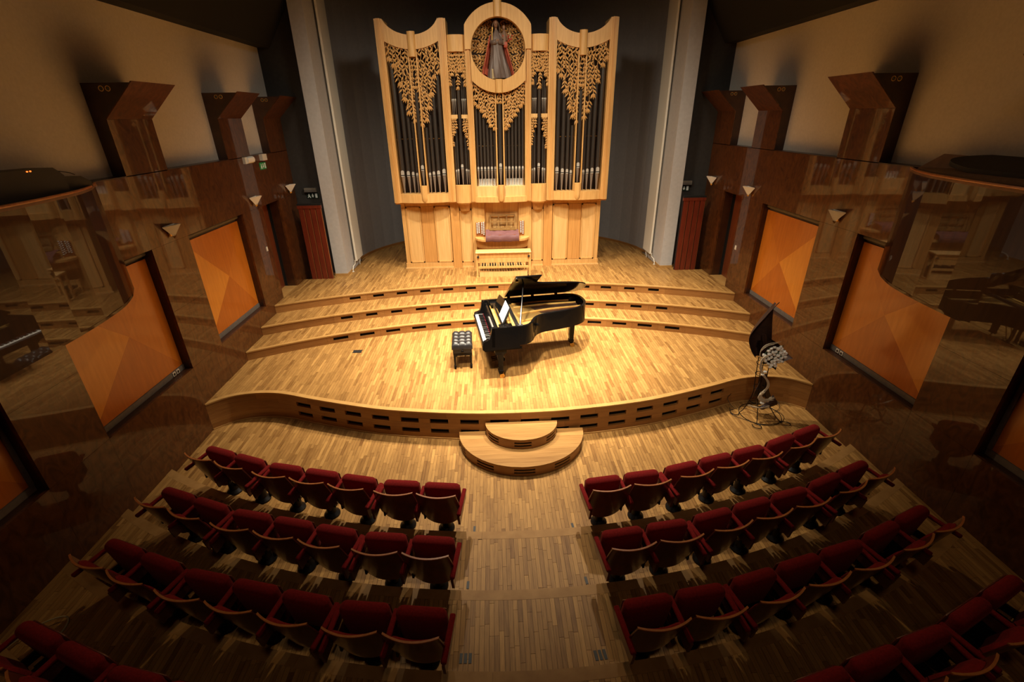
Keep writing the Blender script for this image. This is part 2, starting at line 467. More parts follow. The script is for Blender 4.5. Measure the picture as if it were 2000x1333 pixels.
floor = MB().prism(slab_poly(S1, lambda x: SF(x) + 0.1), -0.4, -0.006).build('floor', MT['joint'], ang=0)
tag(floor, 'oak strip floor of the hall between stage and seats', kind='structure')
aisle0 = lambda x, y: -0.75 < x < 0.85 and y < 4.95
plank_layer(floor, lambda x: S1(x) + 0.0, lambda x: SF(x) + 0.02, 0.0, single=aisle0, seed=11)
aisle = lambda x, y: -0.78 < x < 0.85
for k, (yf, yb, z) in enumerate([(S2, S1, 0.1), (S3, S2, 0.2), (S4, S3, 0.3), (S5, S4, 0.4), (lambda x: -1.45, S5, 0.5)]):
    rp = MB().prism(slab_poly(yf, yb), -0.4, z - 0.006).build('row_platform', MT['joint'], floor, ang=0)
    pth = Path(yb)
    # riser and nosing on the stage side of the platform: flip the normals
    pth.n = [(-a, -b) for a, b in pth.n]
    s = 0.0; rnd = random.Random(30 + k)
    while s < pth.len - 0.05:
        e = min(pth.len, s + 1.5 * rnd.uniform(.8, 1.2))
        if pth.len - e < .3: e = pth.len
        p, q = pth.span(s + .001, e - .001)
        MB().ribbon(p, q, z - 0.1, z - 0.022, -0.02, 0.0, rnd.random()).build('riser_board', MT['riser'], rp, tones=True)
        s = e
    nosing(rp, pth, z, 0.10, 0.012, seed=40 + k, mat='rownose')
    plank_layer(rp, yf, yb, z, inset_b=0.10, single=aisle if k < 2 else None, seed=50 + k)

# stage -------------------------------------------------------------
stage = MB().prism(slab_poly(lambda x: SF(x) + 0.06, lambda x: T1(x) + 0.1), -0.4, 0.494).build('stage', MT['joint'], ang=0)
tag(stage, 'low oak concert stage with a wavy front edge', kind='structure')
pf = Path(SF, 320)
nosing(stage, pf, 0.5, 0.07, 0.012, seed=5)
plank_layer(stage, SF, lambda x: T1(x) + 0.02, 0.5, inset_f=0.07, seed=61)
slot_x = [-3.54 + 0.0, -3.10, -2.64, -2.17, -1.69, -1.22, -0.74, -0.27, 0.21, 0.69, 1.16, 1.63, 2.10, 2.57, 3.03, 3.48]
slot_s = [pf.s_of_x(x) for x in slot_x]
rnd = random.Random(77)
p, q = pf.span(0, pf.len); MB().ribbon(p, q, 0.0, 0.478, -0.10, -0.05).build('vent_cavity', MT['void'], stage)
for bi, (z0, z1, slots) in enumerate([(0.0, 0.105, 0), (0.105, 0.18, 1), (0.18, 0.29, 0), (0.29, 0.368, 1), (0.368, 0.478, 0)]):
    cuts = []
    if slots:
        edges = [0.0] + [v for s in slot_s for v in (s - 0.145, s + 0.145)] + [pf.len]
        iv = list(zip(edges[0::2], edges[1::2]))
    else:
        iv = [(0.0, pf.len)]
    for (a, b) in iv:
        s = a
        while s < b - 0.02:
            e = min(b, s + rnd.uniform(0.7, 1.3))
            if b - e < 0.3: e = b
            p, q = pf.span(s + .0008, e - .0008)
            off = rnd.uniform(-.0015, .0015)
            MB().ribbon(p, q, z0 + .0006, z1 - .0006, -0.04, off, rnd.random()).build('riser_board', MT['riser'], stage, tones=True)
            s = e
# skirting line at the foot of the stage
p, q = pf.span(0, pf.len); MB().ribbon(p, q, 0.0, 0.018, -0.02, 0.014, .7).build('skirting', MT['nosing'], stage, tones=True)

def tier(fn_front, fn_back, z, slots, sw, seed):
    st = MB().prism(slab_poly(lambda x: fn_front(x) + 0.06, fn_back), 0.3, z - 0.006).build('stage_tier', MT['joint'], stage, ang=0)
    pt = Path(fn_front)
    nosing(st, pt, z, 0.06, 0.010, seed=seed)
    plank_layer(st, fn_front, fn_back, z, inset_f=0.06, seed=seed + 1)
    rnd = random.Random(seed)
    p, q = pt.span(0, pt.len); MB().ribbon(p, q, z - .18, z - .022, -0.10, -0.05).build('vent_cavity', MT['void'], st)
    ss = [pt.s_of_x(x) for x in slots]
    mid = [0.0] + [(a + b) / 2 for a, b in zip([ss[0] - 0.53] + ss, ss + [ss[-1] + 0.53])] + [pt.len]
    zl, zh = z - 0.122, z - 0.058
    for i in range(len(mid) - 1):
        a, b = mid[i] + .0008, mid[i + 1] - .0008
        t = rnd.random(); m = MB(); off = rnd.uniform(-.0012, .0012)
        inside = [s for s in ss if a < s < b]
        zb, zt = z - 0.18, z - 0.022
        if not inside:
            p, q = pt.span(a, b); m.ribbon(p, q, zb, zt, -0.03, off, t)
        else:
            s = inside[0]
            p, q = pt.span(a, b); m.ribbon(p, q, zb, zl, -0.03, off, t); m.ribbon(p, q, zh, zt, -0.03, off, t)
            p, q = pt.span(a, s - sw / 2); m.ribbon(p, q, zl, zh, -0.03, off, t)
            p, q = pt.span(s + sw / 2, b); m.ribbon(p, q, zl, zh, -0.03, off, t)
        m.build('riser_board', MT['riser'], st, tones=True)
    return st
t1x = [-3.47, -2.97, -2.46, -1.93, -1.40, -.86, -.32, .22, .76, 1.30, 1.85, 2.37, 2.88, 3.41]
t2x = [-3.50, -3.00, -2.48, -1.95, -1.42, -.88, -.34, .20, .74, 1.28, 1.83, 2.33, 2.86, 3.39]
tier(T1, lambda x: T2(x) + 0.1, 0.68, t1x, 0.29, 81)
tier(T2, lambda x: T3(x) + 0.1, 0.86, t2x, 0.24, 91)
def BACK(x):
    x = abs(x)
    if x > 4.84: return 11.48
    if x > 4.02: return 12.0
    return 12.9 + 3.4 * math.sqrt(max(0, 1 - (x / 4.1) ** 2)) if x < 4.1 else 12.9
tier3 = tier(T3, BACK, 1.04, [x + .02 for x in t2x], 0.24, 101)
for sx in (-1, 1):
    m = MB()
    m.box(min(sx * 5.035, sx * 5.34), max(sx * 5.035, sx * 5.34), 10.12, 11.02, 0.9, 1.04, .45)
    m.build('threshold', MT['nosing'], tier3, tones=True)

# floor socket hatch in the stage
h = MB(); h.box(-.085, .085, -.05, .05, 0, .003); h.box(-.095, .095, -.06, -.05, 0, .005); h.box(-.095, .095, .05, .06, 0, .005)
hatch = h.build('floor_hatch', MT['blackmat'], None, ang=0, loc=(-3.03, 8.40, 0.5))
tag(hatch, 'small dark floor socket hatch set in the left stage boards', 'hatch')

# semicircular steps -------------------------------------------------
def round_step(cx, hw, depth, z0, z1, yb, label, slots):
    root = empty('round_step', (cx, yb, z0))
    tag(root, label, 'step', 'half round steps up to the stage')
    n = 40
    def curve(k, off=0.0):
        return [((hw + off) * math.cos(a), -(depth + off) * math.sin(a)) for a in [PI * i / n for i in range(n + 1)]]
    h = z1 - z0
    # boards of the tread, cut to the half ellipse
    nb = int(depth / 0.11) + 1; wb = depth / nb
    rnd = random.Random(int(hw * 100))
    for i in range(nb):
        ya, yb2 = i * wb + .0008, (i + 1) * wb - .0008
        xa = hw * math.sqrt(max(0, 1 - (ya / depth) ** 2)); pts = []
        arcp = []
        for k in range(7):
            y = ya + (yb2 - ya) * k / 6
            arcp.append((hw * math.sqrt(max(0, 1 - (y / depth) ** 2)), -y))
        pts = [(-x, y) for x, y in arcp] + [(x, y) for x, y in arcp[::-1]]
        MB().prism(pts, h - .03, h, tone=rnd.random()).build('tread_board', MT['steptop'], root, tones=True)
    c = curve(0)
    nrm = normals(c)
    nrm = [(math.cos(a), -math.sin(a)) for a in [PI * i / n for i in range(n + 1)]]
    zl1, zl2, zl3, zl4 = h * .22, h * .40, h * .52, h * .70
    MB().ribbon([(x * .95, y * .95) for x, y in c], nrm, .004, h - .03, -.03, -.02).build('vent_cavity', MT['void'], root)
    m = MB()
    for (a, b) in ((0, zl1), (zl2, zl3), (zl4, h - .031)):
        m.ribbon(c, nrm, a, b, -.02, -.004, .4)
    sl = [int(n * f) for f in slots]
    wd = max(2, int(0.29 / (PI * hw / n) / 2))
    occ = [any(abs(i + .5 - s) <= wd for s in sl) for i in range(n)]
    i = 0
    while i < n:
        if not occ[i]:
            j = i
            while j < n and not occ[j]: j += 1
            for (a, b) in ((zl1, zl2), (zl3, zl4)):
                m.ribbon(c[i:j + 1], nrm[i:j + 1], a, b, -.02, -.004, .4)
            i = j
        else: i += 1
    m.build('slotted_riser', MT['riser'], root, tones=True)
    return root
round_step(0.07, 0.975, 0.88, 0.0, 0.168, 6.10, 'wide half round oak step standing on the hall floor', [.1, .3, .5, .7, .9])
round_step(0.07, 0.56, 0.47, 0.169, 0.335, 6.085, 'small half round oak step on top of the wider step', [.2, .5, .8])

# ------------------------------------------------------------------ side walls
ROWS = [(0.0, 1.16), (1.16, 2.10), (2.10, 3.04), (3.04, 4.0)]
PIER = [(0.42, 1.30), (1.30, 2.21), (4.0, 4.865), (6.655, 7.53), (9.31, 10.16), (11.0, 12.0)]
NICHE = [(2.21, 4.0), (4.865, 6.655), (7.53, 9.31)]
def fx(sx, a, b):
    return (min(sx * a, sx * b), max(sx * a, sx * b))
def side_wall(sx, side):
    W = MB()
    x0, x1 = fx(sx, 5.5, 5.7); W.box(x0, x1, -1.5, 12.0, -.4, 4.0)
    wall = W.build('wall_' + side, MT['burl_edge'], ang=0)
    tag(wall, 'polished brown burl veneer wall on the %s side of the hall' % side, kind='structure')
    def pan(y0, y1, z0, z1, name='wall_panel'):
        g = .0012
        a, b = fx(sx, 5.035, 5.075)
        MB().box(a, b, y0 + g, y1 - g, z0 + g, z1 - g).build(name, MT['burl'], wall, ang=0)
    pan(-1.5, .42, -.4, 1.16); pan(-1.5, .42, 1.16, 2.1); pan(-1.5, .42, 2.1, 3.04); pan(-1.5, .42, 3.04, 4.0)
    for (y0, y1) in PIER:
        for (z0, z1) in ROWS: pan(y0, y1, z0 - (.4 if z0 == 0 else 0), z1)
    for (y0, y1) in NICHE:
        pan(y0, y1, -.4, 1.16); pan(y0, y1, 3.04, 4.0)
    pan(10.16, 11.0, -.4, 1.03); pan(10.16, 11.0, 3.04, 4.0)
    # reveals of the niches
    for (y0, y1) in NICHE:
        m = MB(); a, b = fx(sx, 5.075, 5.30)
        m.box(a, b, y0 - .02, y0, 1.14, 3.06); m.box(a, b, y1, y1 + .02, 1.14, 3.06)
        m.box(a, b, y0, y1, 1.14, 1.159); m.box(a, b, y0, y1, 3.041, 3.06)
        m.build('niche_reveal', MT['burl_edge'], wall, ang=0)
    m = MB(); a, b = fx(sx, 5.075, 5.26)
    m.box(a, b, 11.0, 11.02, .9, 3.06); m.box(a, b, 10.14, 10.16, .9, 3.06); m.box(a, b, 10.16, 11.0, 3.041, 3.06)
    m.build('door_reveal', MT['burl_edge'], wall, ang=0)
    m = MB(); a, b = fx(sx, 5.26, 5.40); m.box(a, b, 11.0, 11.02, .9, 3.06); m.box(*fx(sx, 5.262, 5.268), 10.99, 11.0, 1.04, 3.04)
    m.build('door_rebate', MT['void'], wall, ang=0)
    # ledge on top
    a, b = fx(sx, 5.035, 5.24)
    MB().box(a, b, -1.5, 12.0, 4.0, 4.012).build('ledge', MT['burl_edge'], wall, ang=0)
    # fins rising above the wall
    for (y0, y1) in [(3.91, 4.785), (6.66, 7.53), (9.31, 10.155), (11.13, 12.0)]:
        pts = [(sx * 5.05, 4.012), (sx * 5.05, 4.69), (sx * 4.62, 5.085), (sx * 5.23, 5.085), (sx * 5.23, 4.012)]
        fin = MB().prism(pts, y0 + .02, y1 - .02, 'y').build('wall_fin', MT['burl_edge'], wall, ang=0)
        # polished veneer face boards of the fin
        f = [(sx * 5.035, 4.001), (sx * 5.035, 4.681), (sx * 5.05, 4.688), (sx * 5.05, 4.001)]
        MB().prism(f, y0, y1, 'y').build('face_board', MT['burl'], fin, ang=0)
        f = [(sx * 5.035, 4.683), (sx * 4.583, 5.100), (sx * 4.605, 5.100), (sx * 5.05, 4.690)]
        MB().prism(f, y0, y1, 'y').build('face_board', MT['burl'], fin, ang=0)
        for xx in (4.985, 4.905):
            for nm, mt, r0, r1, d in (('spot_ring', 'brass', .024, .032, .006), ('spot_lens', 'lens', 0, .024, .003)):
                m = MB(); n = 16
                for k in range(n):
                    t0, t1 = 2 * PI * k / n, 2 * PI * (k + 1) / n
                    P = lambda r, t: (sx * xx + r * math.cos(t), 5.022 + r * math.sin(t))
                    m.prism([P(r0, t0), P(r1, t0), P(r1, t1), P(r0, t1)], y0 + .02 - d, y0 + .02, 'y')
                m.build(nm, MT[mt], fin, ang=0)
    # plaster above
    a, b = fx(sx, 5.22, 5.5)
    up = MB().box(a, b, -1.5, 12.0, 4.0, 6.05).build('wall_upper_' + side, MT['plaster'], ang=0)
    tag(up, 'beige plaster upper wall on the %s side' % side, kind='structure')
    # end wall beside the pillar
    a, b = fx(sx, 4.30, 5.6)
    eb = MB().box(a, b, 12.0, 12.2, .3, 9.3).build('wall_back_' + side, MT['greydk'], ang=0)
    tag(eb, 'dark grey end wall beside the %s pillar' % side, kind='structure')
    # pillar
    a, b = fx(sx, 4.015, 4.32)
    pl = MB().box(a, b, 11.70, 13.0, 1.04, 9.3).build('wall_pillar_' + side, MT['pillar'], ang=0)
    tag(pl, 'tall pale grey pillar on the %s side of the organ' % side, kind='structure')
    a, b = fx(sx, 4.005, 4.33)
    MB().box(a, b, 11.69, 12.2, 1.04, 1.10).build('skirting', MT['nosing'], pl, ang=0, tones=True)
    # door leaf
    a, b = fx(sx, 5.33, 5.37)
    dl = MB().box(a, b, 10.1, 11.0, 1.04, 3.04).build('door_%d' % (1 if sx < 0 else 2), MT['doorleaf'], ang=0)
    tag(dl, 'brown veneer stage door recessed in the %s wall' % side, kind='structure')
    return wall
wall_l = side_wall(-1, 'left')
wall_r = side_wall(1, 'right')

# apse behind the organ (flat facets, as painted panels)
m = MB(); n = 26; pts = []
for i in range(n + 1):
    a = PI * i / n
    pts.append((4.1 * math.cos(a), 12.9 + 3.4 * math.sin(a)))
pts = [(4.1, 12.6)] + pts + [(-4.1, 12.6)]
out = [(x * 1.05, 12.9 + (y - 12.9) * 1.06) for x, y in pts]
for (p, q, o1, o2) in zip(pts, pts[1:], out, out[1:]):
    m.prism([p, q, o2, o1], .9, 9.3)
apse = m.build('wall_back', MT['grey'], ang=0)
tag(apse, 'dark grey curved apse wall behind the pipe organ', kind='structure')
m = MB(); nn = [(-p[0] / 4.1 * .9, -(p[1] - 12.9) / 3.4 * .9) for p in pts]
m.ribbon(pts, nn, 1.04, 1.10, -.02, .02, .3)
sk = m.build('baseboard_back', MT['riser'], ang=0, tones=True); tag(sk, 'low oak baseboard along the apse', kind='structure')

# ceiling: dark, sloping up from the side walls
m = MB()
cp = [(-5.5, 6.05), (-4.95, 6.05), (-4.40, 6.85), (-3.2, 9.2), (3.2, 9.2), (4.40, 6.85), (4.95, 6.05), (5.5, 6.05), (5.5, 9.5), (-5.5, 9.5)]
m.prism(cp, -1.5, 12.1, 'y'); m.box(-4.6, 4.6, 12.1, 16.8, 9.3, 9.5)
ceil = m.build('ceiling', MT['ceil'], ang=0); tag(ceil, 'black sloping ceiling', kind='structure')
bw = MB().box(-5.7, 5.7, -1.7, -1.5, -.4, 9.5).build('wall_rear', MT['burl_edge'], ang=0)
tag(bw, 'dark rear wall of the hall', kind='structure')

# slatted panels between walls and pillars
for sx, side in ((-1, 'left'), (1, 'right')):
    root = empty('slatted_screen', (sx * 4.58, 11.47, 1.04))
    tag(root, 'red brown slatted wooden screen beside the %s grey pillar' % side, 'screen', 'slatted screens by the pillars')
    MB().box(-.27, .27, .03, .06, 0, 1.72).build('backing', MT['slatgap'], root, ang=0)
    MB().box(-.275, .275, -.01, .06, 1.72, 1.79).build('top_rail', MT['slat'], root, ang=0)
    for k in range(4):
        xx = -.255 + k * .135
        MB().box(xx, xx + .105, 0, .03, 0, 1.72).build('slat', MT['slat'], root, ang=0)
        MB().box(xx + .108, xx + .115, .01, .03, 0, 1.72).build('bead', MT['plyedge'], root, ang=0)
    MB().box(-.275, .275, -.005, .065, 1.79, 1.83).build('shadow_cap', MT['void'], root, ang=0)

# ------------------------------------------------------------------ orange veneer panels in the niches
names = {0: 'nearest the seats', 1: 'beside the curved balcony', 2: 'beside the stage steps'}
for sx, side in ((-1, 'left'), (1, 'right')):
    for i, (y0, y1) in enumerate(NICHE):
        yc = (y0 + y1) / 2
        root = empty('veneer_panel', (sx * 5.17, yc, 1.16))
        tag(root, 'orange wood veneer panel in %s wall niche %s' % (side, names[i]), 'panel', 'orange veneer wall panels')
        ya, yb = y0 - yc + .004, y1 - yc - .004
        z0, z1 = .085, 1.755
        ap = (y0 + 1.02 - yc, .90)
        c = [(ya, z0), (yb, z0), (yb, z1), (ya, z1)]
        a, b = (0.0, .03) if sx > 0 else (-.03, 0.0)
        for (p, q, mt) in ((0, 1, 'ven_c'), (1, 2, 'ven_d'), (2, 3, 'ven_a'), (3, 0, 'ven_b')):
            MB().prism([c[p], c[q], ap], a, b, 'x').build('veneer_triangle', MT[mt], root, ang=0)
        a, b = fx(sx, -.012, .03)
        MB().box(a, b, ya, yb, 0.002, .08).build('base_rail', MT['bar'], root, ang=0)
        a2, b2 = fx(sx, .03, .06)
        MB().box(a2, b2, ya, yb, 0.0, 1.88).build('backing', MT['bar'], root, ang=0)
        m = MB(); m.tube([(sx * .0, ya, 1.83), (sx * .0, yb, 1.83)], .035, 10)
        m.build('blind_roller', MT['bar'], root)
        if i == 0:
            a, b = fx(sx, -.02, .03)
            MB().box(a, b, yb - .045, yb, .08, 1.86).build('side_rail', MT['bar'], root, ang=0)
        if i == 1:
            for k in (0, 1):
                m = MB(); a, b = fx(sx, -.022, -.012)
                yy = yb - .17 - k * .09
                m.box(a, b, yy - .032, yy + .032, .012, .075)
                a, b = fx(sx, -.026, -.022); n = 10
                so = m.build('wall_socket', MT['white'], root, ang=0)
                MB().prism([(yy + .02 * math.cos(2 * PI * t / n), .043 + .02 * math.sin(2 * PI * t / n)) for t in range(n)], a, b, 'x').build('socket_well', MT['blackmat'], so, ang=0)

# ------------------------------------------------------------------ curved side balconies
plan = [(5.05, 6.12), (4.93, 5.93), (4.83, 5.76), (4.69, 5.42), (4.605, 5.0), (4.56, 4.6), (4.54, 4.2), (4.53, 3.7), (4.53, 3.2), (4.53, 2.6), (4.53, 2.0), (4.53, 1.3), (4.53, .6)]
for sx, side in ((-1, 'left'), (1, 'right')):
    root = empty('side_balcony', (0, 0, 2.66))
    tag(root, 'curved polished dark veneer balcony on the %s wall' % side, 'balcony', 'side balconies')
    P = [(sx * x, y) for x, y in plan]
    nr = []
    for i in range(len(P)):
        a = P[max(0, i - 1)]; b = P[min(len(P) - 1, i + 1)]
        dx, dy = b[0] - a[0], b[1] - a[1]; l = math.hypot(dx, dy)
        nr.append((sx * dy / l, -sx * dx / l))     # towards the room
    for i in range(len(P) - 1):
        pp = P[i:i + 2]; q = nr[i:i + 2]
        MB().ribbon(pp, q, 0, 1.32, -.03, 0).build('curved_board', MT['bay'], root, ang=0)
    Pc = [tuple(v[:2]) for v in catmull([(x, y, 0) for x, y in P], 4)]
    nc = []
    for i in range(len(Pc)):
        a = Pc[max(0, i - 1)]; b = Pc[min(len(Pc) - 1, i + 1)]
        dx, dy = b[0] - a[0], b[1] - a[1]; l = math.hypot(dx, dy)
        nc.append((sx * dy / l, -sx * dx / l))
    m = MB(); m.tube([(p[0] + q[0] * .0, p[1] + q[1] * .0, 1.335) for p, q in zip(Pc, nc)], .014, 8)
    m.build('handrail', MT['plyedge'], root)
    m = MB()
    m.prism(Pc + [(sx * 5.03, .6)], 0.0, .03)
    m.build('soffit', MT['bay'], root, ang=0)
    if sx > 0:
        inner = catmull([(4.70, .6, 0), (4.70, 3.0, 0), (4.71, 4.0, 0), (4.735, 4.5, 0), (4.79, 4.95, 0), (4.88, 5.25, 0), (5.03, 5.42, 0)], 5)
        m = MB(); m.box(4.64, 5.03, .6, 4.9, .95, .98); m.build('well_floor', MT['void'], root, ang=0)
    else:
        inner = [Vector((5.03, .6, 0)), Vector((5.03, 5.42, 0))]
    edge_in = [(sx * min(abs(x), 5.03), y) for x, y in Pc]
    m = MB(); m.prism(edge_in + [(sx * v.x, v.y) for v in inner], 1.295, 1.325)
    m.build('parapet_top', MT['deck'], root, ang=0)
# lighting desk on the left balcony
root = empty('lighting_desk', (-4.88, 4.80, 3.987)); tag(root, 'black lighting desk with two orange lamps on the left balcony', 'control desk')
m = MB(); m.prism([(-.75, 0), (.56, 0), (.56, .17), (.52, .21), (.46, .255), (-.75, .275)], -.12, .15, 'x'); m.build('desk_body', MT['blackmat'], root, ang=0)
m = MB(); m.prism([(.57, 0), (1.02, 0), (1.02, .06), (.9, .13), (.57, .15)], -.13, .04, 'x'); m.build('side_module', MT['blackmat'], root, ang=0)
for k in (0, 1):
    MB().ellipsoid((.152, .16 + .035 * k, .245), .005, .011, .007).build('indicator_lamp', MT['led'], root)
MB().tube(catmull([(-.05, .50, .20), (-.02, .62, .18), (-.06, .72, .20), (-.02, .84, .17), (-.06, .95, .14)], 6), .005, 6).build('desk_cable', MT['blackmat'], root)
# sloping desk on the right balcony
root = empty('sloping_desk', (4.93, 5.0, 3.987)); tag(root, 'brown sloping desk with a rounded black cover on the right balcony', 'desk')
m = MB(); m.add([(-.20, -1.6, 0), (.10, -1.6, 0), (.10, .90, 0), (.02, .92, 0), (-.16, .40, 0), (-.20, -1.6, .03), (.10, -1.6, .20), (.10, .70, .20), (.02, .90, .03), (-.16, .40, .03)],
    [(0, 1, 2, 3, 4), (5, 6, 7, 8, 9), (0, 1, 6, 5), (1, 2, 7, 6), (2, 3, 8, 7), (3, 4, 9, 8), (4, 0, 5, 9)]); m.build('desk_top', MT['deck'], root, ang=0)
m = MB(); m.slab(lambda u, v: (-.13 + .20 * u, .45 - 1.9 * v - .35 * abs(2 * u - 1) ** 2 * (1 - v), .055 + .13 * u), lambda u, v: (-.13 + .20 * u, .45 - 1.9 * v - .35 * abs(2 * u - 1) ** 2 * (1 - v), .10 + .13 * u), 10, 16); m.build('cover', MT['blackmat'], root)

# ------------------------------------------------------------------ wall sconces
for sx, side in ((-1, 'left'), (1, 'right')):
    for (yy, where) in ((7.13, 'between the two orange panels'), (9.83, 'between orange panel and stage door'), (11.62, 'next to the slatted screen')):
        root = empty('wall_sconce', (sx * 5.035, yy, 3.0)); tag(root, 'white triangular wall lamp on %s wall %s' % (side, where), 'wall lamp', 'triangular wall lamps')
        d = -sx
        A, B, F, T = (d * .012, -.15, .275), (d * .012, .15, .275), (d * .20, 0, .30), (d * .05, 0, .105)
        m = MB()
        inner = lambda p: (p[0] * .9 + d * .004, p[1] * .93, p[2] + .006)
        m.add([A, B, F, T], [(0, 2, 3), (2, 1, 3), (1, 0, 3)])
        m.add([inner(A), inner(B), inner(F), (T[0], 0, T[2] + .02)], [(0, 3, 2), (2, 3, 1), (1, 3, 0)])
        m.build('glass_shade', MT['shade'], root, ang=0)
        m = MB(); m.add([(d * .03, -.022, .125), (d * .03, .022, .125), (d * .085, 0, .128), (d * .045, 0, .085)], [(0, 2, 3), (2, 1, 3), (1, 0, 3), (0, 1, 2)])
        m.build('brass_tip', MT['brass'], root, ang=0)
        m = MB(); a, b = fx(d, 0.0, .012); m.box(a, b, -.05, .05, .12, .27); m.build('wall_plate', MT['brass'], root, ang=0)
        m = MB(); m.tube([(d * .06, 0, .14), (d * .06, 0, .23)], .016, 8); m.build('lamp_holder', MT['white'], root)

# signs, switches, emergency lamp
def wall_box(name, sx, y, z, w_, h_, d_, mat, label, cat):
    root = empty(name, (sx * 5.035, y, z)); tag(root, label, cat)
    return root
r = wall_box('emergency_lamp', -1, 9.97, 3.95, 0, 0, 0, None, 'white rounded emergency lamp high on left wall', 'lamp')
MB().box(0, .05, -.16, .02, -.06, .06).build('lamp_base', MT['white'], r, ang=0)
m = MB(); pts = [(.0, -.06), (.05, -.06), (.08, -.04), (.09, 0), (.08, .04), (.05, .06), (0, .06)]
m.prism([(p[0], p[1]) for p in pts], -.10, .17, 'y'); m.build('lamp_cover', MT['shade'], r)
r = wall_box('exit_sign_box', -1, 10.63, 3.95, 0, 0, 0, None, 'beige box lamp above green running man sign, left wall', 'lamp')
MB().box(0, .07, -.10, .10, -.055, .065).build('lamp_housing', MT['white'], r, ang=0)
MB().box(.005, .068, -.05, .09, -.062, -.055).build('red_strip', MT['felt'], r, ang=0)
def pictogram(root, axis, sxx, d):
    """running figure, arrow and door as thin raised shapes; u = along sign, v = up"""
    def put(pts):
        m = MB()
        if axis == 'x': m.prism([(p[0], p[1]) for p in pts], min(d, d + sxx * .004), max(d, d + sxx * .004), 'x')
        else: m.prism([(p[0], p[1]) for p in pts], d - .004, d, 'y')
        return m
    u = 1
    sh = [[(-.10, .03), (-.085, .045), (-.07, .03), (-.085, .015)],
          [(-.115, .01), (-.075, .015), (-.06, -.02), (-.045, -.05), (-.06, -.055), (-.085, -.02), (-.11, -.05), (-.125, -.045), (-.10, -.01)],
          [(-.012, .045), (.012, .045), (.012, 0), (.03, 0), (0, -.045), (-.03, 0), (-.012, 0)],
          [(.06, .05), (.11, .05), (.11, -.05), (.06, -.05)]]
    for s in sh: put(s).build('pictogram', MT['pict'], root, ang=0)
r = wall_box('exit_sign', -1, 10.60, 3.79, 0, 0, 0, None, 'green running man exit sign on left wall', 'sign')
MB().box(0, .012, -.14, .14, -.068, .068).build('sign_plate', MT['green'], r, ang=0)
pictogram(r, 'x', 1, .012)
for sx, side in ((-1, 'left'), (1, 'right')):
    r = empty('exit_sign', (-4.63 if sx < 0 else 4.48, 12.0, 2.98)); tag(r, 'dark exit sign with arrow under a lamp, %s of the organ' % side, 'sign')
    MB().box(-.14, .14, -.012, 0, -.065, .065).build('sign_plate', MT['exitdk'], r, ang=0)
    pictogram(r, 'y', 1, -.012)
    r = empty('emergency_lamp', (-4.65 if sx < 0 else 4.50, 12.0, 3.11)); tag(r, 'grey box lamp above the dark exit sign %s of organ' % side, 'lamp')
    MB().box(-.14, .14, -.07, 0, -.045, .05).build('lamp_housing', MT['lampgrey'], r, ang=0)
    MB().box(-.13, .13, -.075, -.07, -.04, .01).build('lamp_cover', MT['bar'], r, ang=0)
for sx, yy, zz, side in ((-1, 9.92, 2.21, 'left'), (1, 10.0, 1.98, 'right')):
    r = empty('light_switch', (sx * 5.035, yy, zz)); tag(r, 'small white switch on %s wall beside the stage door' % side, 'switch')
    a, b = fx(-sx, 0, .012); MB().box(a, b, -.03, .03, -.045, .045).build('switch_plate', MT['white'], r, ang=0)
    a, b = fx(-sx, .012, .018); MB().box(a, b, -.015, .015, -.02, .02).build('rocker', MT['shade'], r, ang=0)

# radiators on the pillar returns
for sx, side in ((-1, 'left'), (1, 'right')):
    r = empty('tall_radiator', (sx * 3.97, 12.62, 1.04)); tag(r, 'tall white panel radiator on the %s side of the apse' % side, 'radiator', 'tall radiators')
    m = MB(); a, b = fx(sx, -.03, .02); m.rbox((a + b) / 2 - sx * .03, 0, .2 + 3.6, .05, .62, 7.2, .008, 1); m.build('radiator_panel', MT['radiator'], r)
    for k in range(2):
        yy = -.30 + k * .5
        MB().tube([(0, yy, .22), (0, yy, .14), (sx * -.0, yy - .22 + .18 * k, .12), (sx * .0, yy - .30 + .2 * k, .05), (0, yy - .30 + .2 * k, .0)], .012, 8).build('pipe', MT['radiator'], r)
    MB().tube([(0, -.34, .16), (0, -.25, .16)], .022, 10).build('valve', MT['chrome'], r)
    MB().lathe([(.03, 0), (.03, .008), (.014, .01)], 12, (0, -.60, 0)).build('pipe_collar', MT['white'], r)

# ------------------------------------------------------------------ pipe organ
OX, OY, OZ = -0.06, 12.2, 1.04
organ = empty('pipe_organ', (OX, OY, OZ))
tag(organ, 'tall pine pipe organ with carved foliage and dark pipes against the back wall', 'pipe organ')
Z = lambda z: z - OZ            # world height to organ height
def ob(name, x0, x1, y0, y1, z0, z1, mat='organ', parent=None):
    return MB().box(x0, x1, y0, y1, Z(z0), Z(z1)).build(name, MT[mat], parent or organ, ang=0)
UF = -0.20                       # front of the upper case
# carcass
ob('lower_carcass', -2.50, 2.50, 0.04, 1.5, 1.04, 2.72)
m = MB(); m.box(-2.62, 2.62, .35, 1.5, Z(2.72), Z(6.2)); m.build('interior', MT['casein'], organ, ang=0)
for s in (-1, 1):
    a, b = fx(s, 2.58, 2.62); ob('case_side', a, b, UF + .06, 1.5, 2.78, 6.5)
ob('case_floor', -2.62, 2.62, UF + .05, .4, 2.72, 2.78)
